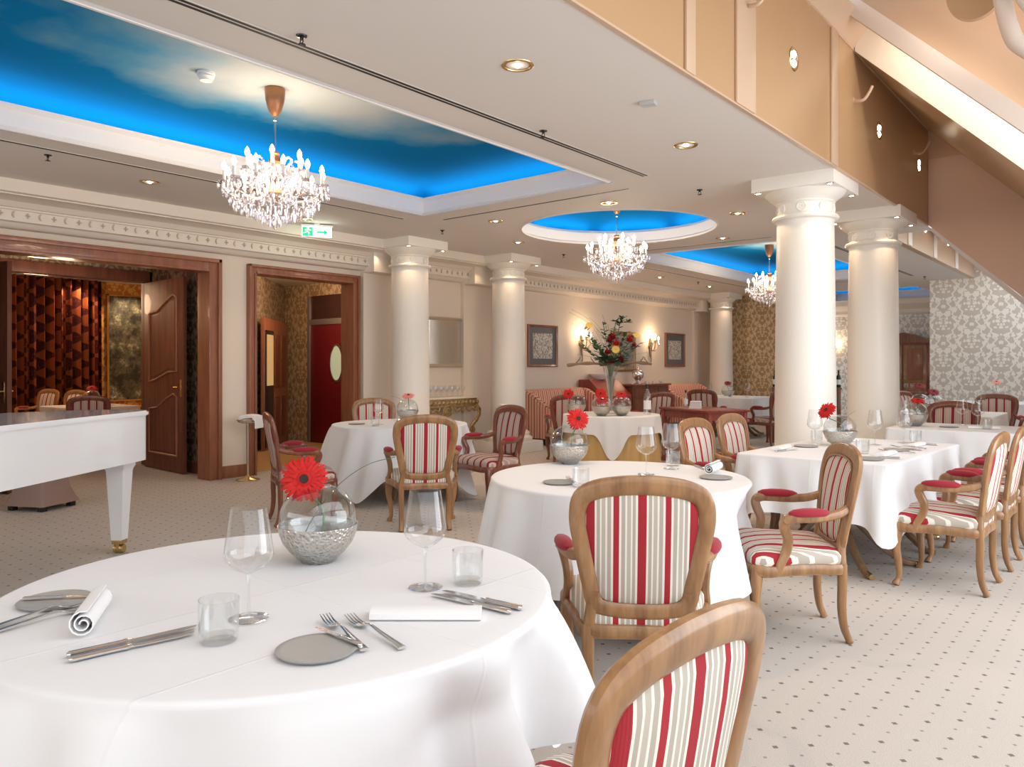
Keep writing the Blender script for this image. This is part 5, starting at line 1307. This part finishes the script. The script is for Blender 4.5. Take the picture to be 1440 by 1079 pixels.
def make_small_glass():
    b = B(); lathe(b, [(0, 0), (.032, 0), (.034, .003), (.005, .008), (.004, .07), (.02, .085), (.034, .11), (.035, .13), (.030, .175)], 16, cap=False); return tag(obj('stemmed_glass', b, glass_m), '', 'glass')
SG = Kind(make_small_glass())
for row in range(3):
    for k in range(7): SG.place('stemmed glass in the cluster on the gilt console', (-8.63+.085*row, 8.20+.125*k+.02*row, .886), 0, 'glasses on the gilt console')
# mirror, drawings, gold mirror
def frame(name, label, cat, y0, y1, z0, z1, fm, w, inner, mat_w=0, mat_m=None):
    cy, cz = (y0+y1)/2, (z0+z1)/2; hy, hz = (y1-y0)/2, (z1-z0)/2
    r = thing(name, label, cat, (WX, cy, z0))
    b = B(); o = [(-hy, 0), (hy, 0), (hy, 2*hz), (-hy, 2*hz)]; inn = [(-hy+w, w), (hy-w, w), (hy-w, 2*hz-w), (-hy+w, 2*hz-w)]
    for i in range(4):
        j = (i+1) % 4
        def v(p, x): return (x, p[0], p[1])
        mid = [((o[q][0]*.6+inn[q][0]*.4), (o[q][1]*.6+inn[q][1]*.4)) for q in (i, j)]
        face(b, v(o[i], .002), v(o[j], .002), v(o[j], .03), v(o[i], .03)); face(b, v(o[i], .03), v(o[j], .03), v(mid[1], .045), v(mid[0], .045)); face(b, v(mid[0], .045), v(mid[1], .045), v(inn[j], .022), v(inn[i], .022)); face(b, v(inn[i], .022), v(inn[j], .022), v(inn[j], .004), v(inn[i], .004))
    obj('frame', b, fm, r, smooth=False)
    if mat_w:
        b = B(); bx(b, .004, .012, -hy+w-.003, hy-w+.003, w-.003, 2*hz-w+.003); obj('mount', b, mat_m, r, smooth=False)
        q = w+mat_w; b = B(); bx(b, .012, .014, -hy+q, hy-q, q, 2*hz-q); obj('print', b, inner, r, smooth=False)
    else:
        b = B(); bx(b, .004, .014, -hy+w-.003, hy-w+.003, w-.003, 2*hz-w+.003); obj('mirror_pane', b, inner, r, smooth=False)
    return r
mount = mat('slate_mount', (.13, .135, .14), .5); silverf = mat('pale_gilt_frame', (.66, .58, .44), .35, .6)
frame('wall_mirror', 'pale gilt framed mirror on the left wall above the marble console', 'mirror', 8.02, 9.258, 1.35, 2.15, silverf, .055, mirror_m)
frame('picture_frame', 'framed ink drawing in a grey mount on the left wall, above the nearer sofa', 'picture', 10.95, 11.86, 1.35, 2.13, wood_c, .045, print_m, .11, mount)
frame('picture_frame', 'framed ink drawing in a grey mount on the left wall, above the farther sofa', 'picture', 16.08, 17.06, 1.345, 2.14, wood_c, .045, print_m, .13, mount)
frame('gold_mirror', 'narrow gold framed mirror on the left wall behind the bouquet', 'mirror', 13.75, 14.75, 1.25, 2.1, gilt, .09, mirror_m)
def make_sconce():
    r = thing('wall_sconce', '', 'wall lamp')      # back on the x=0 plane, leaning into +x
    b = B(); lathe(b, [(0, .03), (.05, .025), (.07, .0)], 16, (0, 0, 0), Matrix.Translation((0, 0, -.05)) @ Matrix.Rotation(PI/2, 4, 'Y')); sweep(b, catmull([(.03, 0, .12), (.03, 0, -.2), (.05, 0, -.36), (.03, 0, -.42)], 5), [.02]*8+[.012]*7+[.005], 8, up=(0, 1, 0)); obj('backplate', b, gilt, r)
    for s in (-1, 0, 1):
        b = B(); sweep(b, catmull([(.03, 0, -.12), (.09, .07*s, -.16), (.14, .13*s, -.08), (.15, .15*s, .0+.06*(s == 0))], 5), .010, 8, up=(0, 0, 1)); zt = .0+.06*(s == 0); c = (.15, .15*s, zt)
        lathe(b, [(.0, -.01), (.03, .0), (.035, .012), (.012, .015)], 14, c); a = obj('arm', b, gilt, r)
        b = B(); lathe(b, [(.011, .01), (.011, .09), (0, .09)], 10, c); obj('candle', b, candle_m, a)
        b = B(); lathe(b, [(0, .088), (.013, .10), (.018, .125), (0, .165)], 10, c); obj('bulb', b, bulb_m, a)
        b = B()
        for k in range(8): q = 2*PI*k/8; drop(b, (c[0]+.032*math.cos(q), c[1]+.032*math.sin(q), c[2]+.004), .06, .008)
        obj('crystal_drops', b, crystal, a, smooth=False)
    return r
SC = Kind(make_sconce())
for y, l in ((12.65, 'gilt candle sconce on the left wall, left of the bouquet'), (15.38, 'gilt candle sconce on the left wall, right of the bouquet')):
    SC.place(l, (WX+.001, y, 1.87)); point('sconce_glow', (WX+.20, y, 2.03), 7, WARM, .05)
SC.place('gilt candle sconce on the far wall, between the two right-hand columns', (-6.95, 22.599, 1.85), -PI/2); point('sconce_glow', (-6.95, 22.4, 2.0), 8, WARM, .05)

# napkin stand by the left door and another by the console
def make_stand():
    r = thing('towel_stand', '', 'stand')
    b = B(); lathe(b, [(0, 0), (.14, 0), (.14, .01), (.05, .03), (.02, .06), (0, .06)], 28); obj('foot', b, brass, r)
    b = B(); lathe(b, [(.012, .05), (.012, .70)], 12); obj('pole', b, silver, r)
    b = B(); lathe(b, [(0, .69), (.10, .69), (.13, .72), (.135, .725), (.12, .70), (0, .70)], 28, cap=False); obj('tray', b, silver, r)
    return r
TS = Kind(make_stand()); 
TS.place('slim silver stand with white towels before the wall left of the passage', (-8.36, 5.12, 0))
def make_towel():
    b = B(); pr = [(-.06, .0), (-.06, .05), (0, .065), (.09, .06), (.135, .045), (.15, .0), (.15, -.10), (.138, -.10), (.136, -.01), (.10, .03), (0, .02)]
    extrude_profile(b, pr, 'x', -.10, .10); return tag(obj('folded_towel', b, towel), '', 'towel')
TW_ = Kind(make_towel()); TW_.place('white towel folded over the slim stand left of the passage', (-8.36, 5.12, .727), -PI/2+.55)
TS.place('slim silver stand behind the dark armchair beside the gilt console', (-7.62, 9.02, 0)); TW_.place('white towel folded over the stand beside the gilt console', (-7.62, 9.02, .727), -PI/2-.3)

# bar sideboard behind the nearest column, small table before the cupboard, carved cupboard
r = thing('bar_sideboard', 'dark wood bar sideboard half hidden by the nearest white column', 'sideboard', (-4.74, 13.95, 0), .35)
b = B(); bx(b, -.58, .58, -.22, .22, .96, .99, .004); obj('top', b, wood_m, r)
b = B(); bx(b, -.54, .54, -.19, .19, .55, .96, .004); obj('body', b, wood_m, r)
for sx in (-1, 1):
    for sy in (-1, 1): b = B(); bx(b, sx*.54-.025, sx*.54+.025, sy*.19-.025, sy*.19+.025, 0, .96, .004); obj('leg', b, wood_m, r)
for i, x in enumerate((-.52, .40, .47, .54)):
    v = Matrix.Rotation(.35, 3, 'Z') @ Vector((x, -.05+.06*(i % 2), 0))
    WB.place(('dark wine bottle at the left end of the bar sideboard' if i == 0 else 'dark wine bottle at the right end of the bar sideboard'), (-4.74+v.x, 13.95+v.y, .9905), 0, None if i == 0 else 'bottles at the right end of the bar')
r = thing('small_table', 'small dark table with glasses before the carved cupboard', 'table', (-4.05, 17.6, 0), .1)
b = B(); bx(b, -.5, .5, -.25, .25, .80, .83, .005); obj('tabletop', b, wood_m, r)
for sx in (-1, 1):
    for sy in (-1, 1): b = B(); lathe(b, [(.015, 0), (.025, .3), (.03, .80)], 10, (sx*.44, sy*.2, 0)); obj('leg', b, wood_m, r)
for k in range(6): SG.place('stemmed glass on the small dark table before the cupboard', (-4.40+.13*k+(.1 if k > 2 else 0), 17.5+.05*(k % 2), .831), 0, 'glasses on the small dark table')
r = thing('carved_cupboard', 'carved walnut cupboard with a shaped cornice on the far wall', 'cupboard', (-4.98, 22.3, 0))
b = B(); bx(b, -.62, .62, -.28, .28, .1, 1.98, .01); bx(b, -.68, .68, -.32, .3, 0, .12, .01); obj('body', b, wood_c, r)
b = B(); pr = [(-.70, 1.96), (-.70, 2.02), (-.55, 2.06), (-.3, 2.16), (0, 2.24), (.3, 2.16), (.55, 2.06), (.70, 2.02), (.70, 1.96)]; A = [b.verts.new((x, -.34, z)) for x, z in pr]; D = [b.verts.new((x, .28, z)) for x, z in pr]
b.faces.new(A); b.faces.new(list(reversed(D))); [b.faces.new((A[i], D[i], D[(i+1) % 9], A[(i+1) % 9])) for i in range(9)]; obj('cornice', b, wood_m, r, ang=30)
for s in (-1, 1):
    b = B(); bx(b, s*.29-.27, s*.29+.27, -.305, -.28, .2, 1.9, .006); d = obj('door', b, wood_h, r)
    for z0, z1 in ((.28, .9), (1.0, 1.82)): b = B(); bx(b, s*.29-.19, s*.29+.19, -.325, -.30, z0, z1, .012); obj('raised_panel', b, wood_c, d)
    b = B(); bx(b, s*.59-.04, s*.59+.04, -.30, -.27, .15, 1.95, .01); obj('pilaster', b, wood_m, r)
    b = B(); lathe(b, [(0, .02), (.014, .012), (.01, 0)], 10, M=Matrix.Translation((s*.05, -.305, 1.05)) @ Matrix.Rotation(PI/2, 4, 'X')); obj('knob', b, brass, d)

# double doors, private room, passage
def make_leaf(name, hinge, rz, flip):
    r = bpy.data.objects.new(name, None); C.objects.link(r); r.location = hinge; r.rotation_euler = (0, 0, rz); r['kind'] = 'structure'
    Wd, Hd = 1.17, 2.5; b = B(); bx(b, 0, Wd, -.025, .025, .008, Hd, .004); obj('leaf', b, wood_d, r)
    for side in (-1, 1):
        for z0, z1, arch in ((.22, 1.0, 1), (1.22, 2.28, 1)):
            x0, x1 = .17, Wd-.17
            pts = [(x0, z0), (x1, z0)]
            if z0 > 1: pts = [(x0, z0-.06), (x0+.2, z0-.03), (x1-.25, z0+.07), (x1, z0+.08)]
            top = [(x1, z1-.02), (x1-.10, z1+.01), ((x0+x1)/2+.1, z1-.06), (x0+.25, z1-.18), (x0, z1-.20)]
            loop = catmull([(x, 0, z) for x, z in pts+top], 3, True) if False else [Vector((x, 0, z)) for x, z in pts+top]
            dense = []
            for i in range(len(loop)):
                a, c = loop[i], loop[(i+1) % len(loop)]
                for q in range(3): dense.append(a+(c-a)*q/3)
            b = B(); sweep(b, [(p.x, side*.028, p.z) for p in dense], .016, 8, True, up=(0, 1, 0))
            obj('panel_moulding', b, wood_c, r)
            b = B(); cx, cz = (x0+x1)/2, (z0+z1)/2-.05; A = [b.verts.new((cx+(p.x-cx)*.84, side*.032, cz+(p.z-cz)*.88)) for p in dense]; D = [b.verts.new((cx+(p.x-cx)*.92, side*.024, cz+(p.z-cz)*.94)) for p in dense]
            b.faces.new(A); [b.faces.new((A[i], D[i], D[(i+1) % len(A)], A[(i+1) % len(A)])) for i in range(len(A))]; obj('panel', b, wood_d, r, smooth=False)
    for s in (-1, 1):
        b = B(); bx(b, Wd-.085, Wd-.045, s*.027-.003, s*.027+.003, .98, 1.2, .002); sweep(b, [(Wd-.065, s*.03, 1.1), (Wd-.065, s*.07, 1.1), (Wd-.17, s*.07, 1.1)], .009, 8); obj('handle', b, brass, r)
make_leaf('door_1', (-10.56, 2.66, 0), .24, 0)
make_leaf('door_2', (-10.56, 4.93, 0), -.05, 1)
b = B(); n = 150; y0, y1 = 4.75, 6.42; A = []; D = []
for i in range(n+1):
    f = i/n; y = y0+(y1-y0)*f; d = .10*math.sin(f*2*PI*11)+.02*math.sin(f*2*PI*29+1); A.append(b.verts.new((-15.62+d, y, 3.0))); D.append(b.verts.new((-15.60+d*1.25, y, .02)))
for i in range(n): b.faces.new((A[i], A[i+1], D[i+1], D[i]))
bmesh.ops.solidify(b, geom=b.faces[:], thickness=.008)
tag(obj('curtain', b, curtain_m), 'red and amber brocade curtain in the private room', 'curtain')
r = thing('woodland_painting', 'tall dark woodland painting in the private room', 'painting', (-15.8, 6.98, .7))
b = B(); bx(b, .0, .03, -.36, .36, 0, 2.05); obj('canvas', b, paint_m, r, smooth=False)
b = B()
for (a, c, z0, z1) in ((-.39, -.35, -.03, 2.08), (.35, .39, -.03, 2.08), (-.39, .39, -.03, .0), (-.39, .39, 2.05, 2.08)): bx(b, .0, .05, a, c, z0, z1, .004)
obj('frame', b, brass, r)
r = thing('wall_socket', 'white double socket low on the dark vestibule wallpaper', 'socket', (-9.25, 5.02, .30))
b = B(); bx(b, -.045, .045, -.012, 0, 0, .09, .004); obj('cover_plate', b, plastic_w, r)
b = B(); lathe(b, [(0, 0), (.02, 0), (.022, .004)], 16, M=Matrix.Translation((0, -.012, .045)) @ Matrix.Rotation(PI/2, 4, 'X')); obj('socket_face', b, china, r)
# passage: dark red door with oval light, wooden cabinet front with wine fridge, bottles
r = bpy.data.objects.new('door_3', None); C.objects.link(r); r.location = (-11.18, 8.4, 0); r['kind'] = 'structure'
b = B(); bx(b, -.45, .45, -.03, 0, .005, 2.1, .004); obj('leaf', b, mat('dark_red_door', (.16, .012, .018), .3), r)
b = B(); bx(b, -.52, -.45, -.05, 0, 0, 2.62, .004); bx(b, .45, .52, -.05, 0, 0, 2.62, .004); bx(b, -.45, .45, -.05, 0, 2.1, 2.2, .004); obj('door_frame', b, mat('grey_metal_frame', (.35, .33, .31), .35, .5), r)
b = B(); bx(b, -.45, .45, -.02, 0, 2.2, 2.62); obj('transom', b, mat('dark_transom', (.07, .03, .025), .2), r, smooth=False)
M = Matrix.Translation((.30, -.031, 1.42)) @ Matrix.Rotation(PI/2, 4, 'X') @ Matrix.Diagonal((.8, 1.5, 1, 1))
b = B(); lathe(b, [(0, 0), (.20, 0)], 32, M=M, cap=False); obj('oval_pane', b, mat('frosted_green_glass', (.5, .58, .42), .25, emit=(.5, .6, .42), estr=.25), r)
b = B(); lathe(b, [(.195, -.002), (.20, .012), (.225, .012), (.23, -.002)], 32, M=M, cap=False); obj('oval_rim', b, chrome, r)
# cabinet along the slanted passage wall
d = Vector((-1.6, 1.7, 0)).normalized(); ang = math.atan2(d.y, d.x)
r = thing('wine_cabinet', 'dark wooden cabinet with a glazed wine fridge in the passage', 'cabinet', (-11.0, 6.98, 0), ang)
b = B(); bx(b, -.05, 1.6, -.06, .0, 0, 2.15, .004); obj('body', b, wood_c, r)
b = B()
for x0, x1 in ((.55, .98), (1.0, 1.43)):
    for z0, z1 in ((.15, .85), (1.0, 1.9)): bx(b, x0+.06, x1-.06, -.078, -.058, z0, z1, .012)
obj('panel', b, wood_d, r)
b = B(); bx(b, .0, .5, -.075, -.05, .05, 1.95); obj('fridge_frame', b, black_l, r, smooth=False)
b = B(); bx(b, .05, .45, -.082, -.074, 1.05, 1.88); obj('lit_shelf_pane', b, mat('amber_lit_pane', (.3, .18, .08), .2, emit=(.8, .5, .2), estr=.35), r, smooth=False)
b = B(); bx(b, .05, .45, -.082, -.074, .15, 1.0); obj('dark_pane', b, black_l, r, smooth=False)
for k, x in enumerate((.13, .25, .37)):
    v = Matrix.Rotation(ang, 3, 'Z') @ Vector((x, -.37, 0));
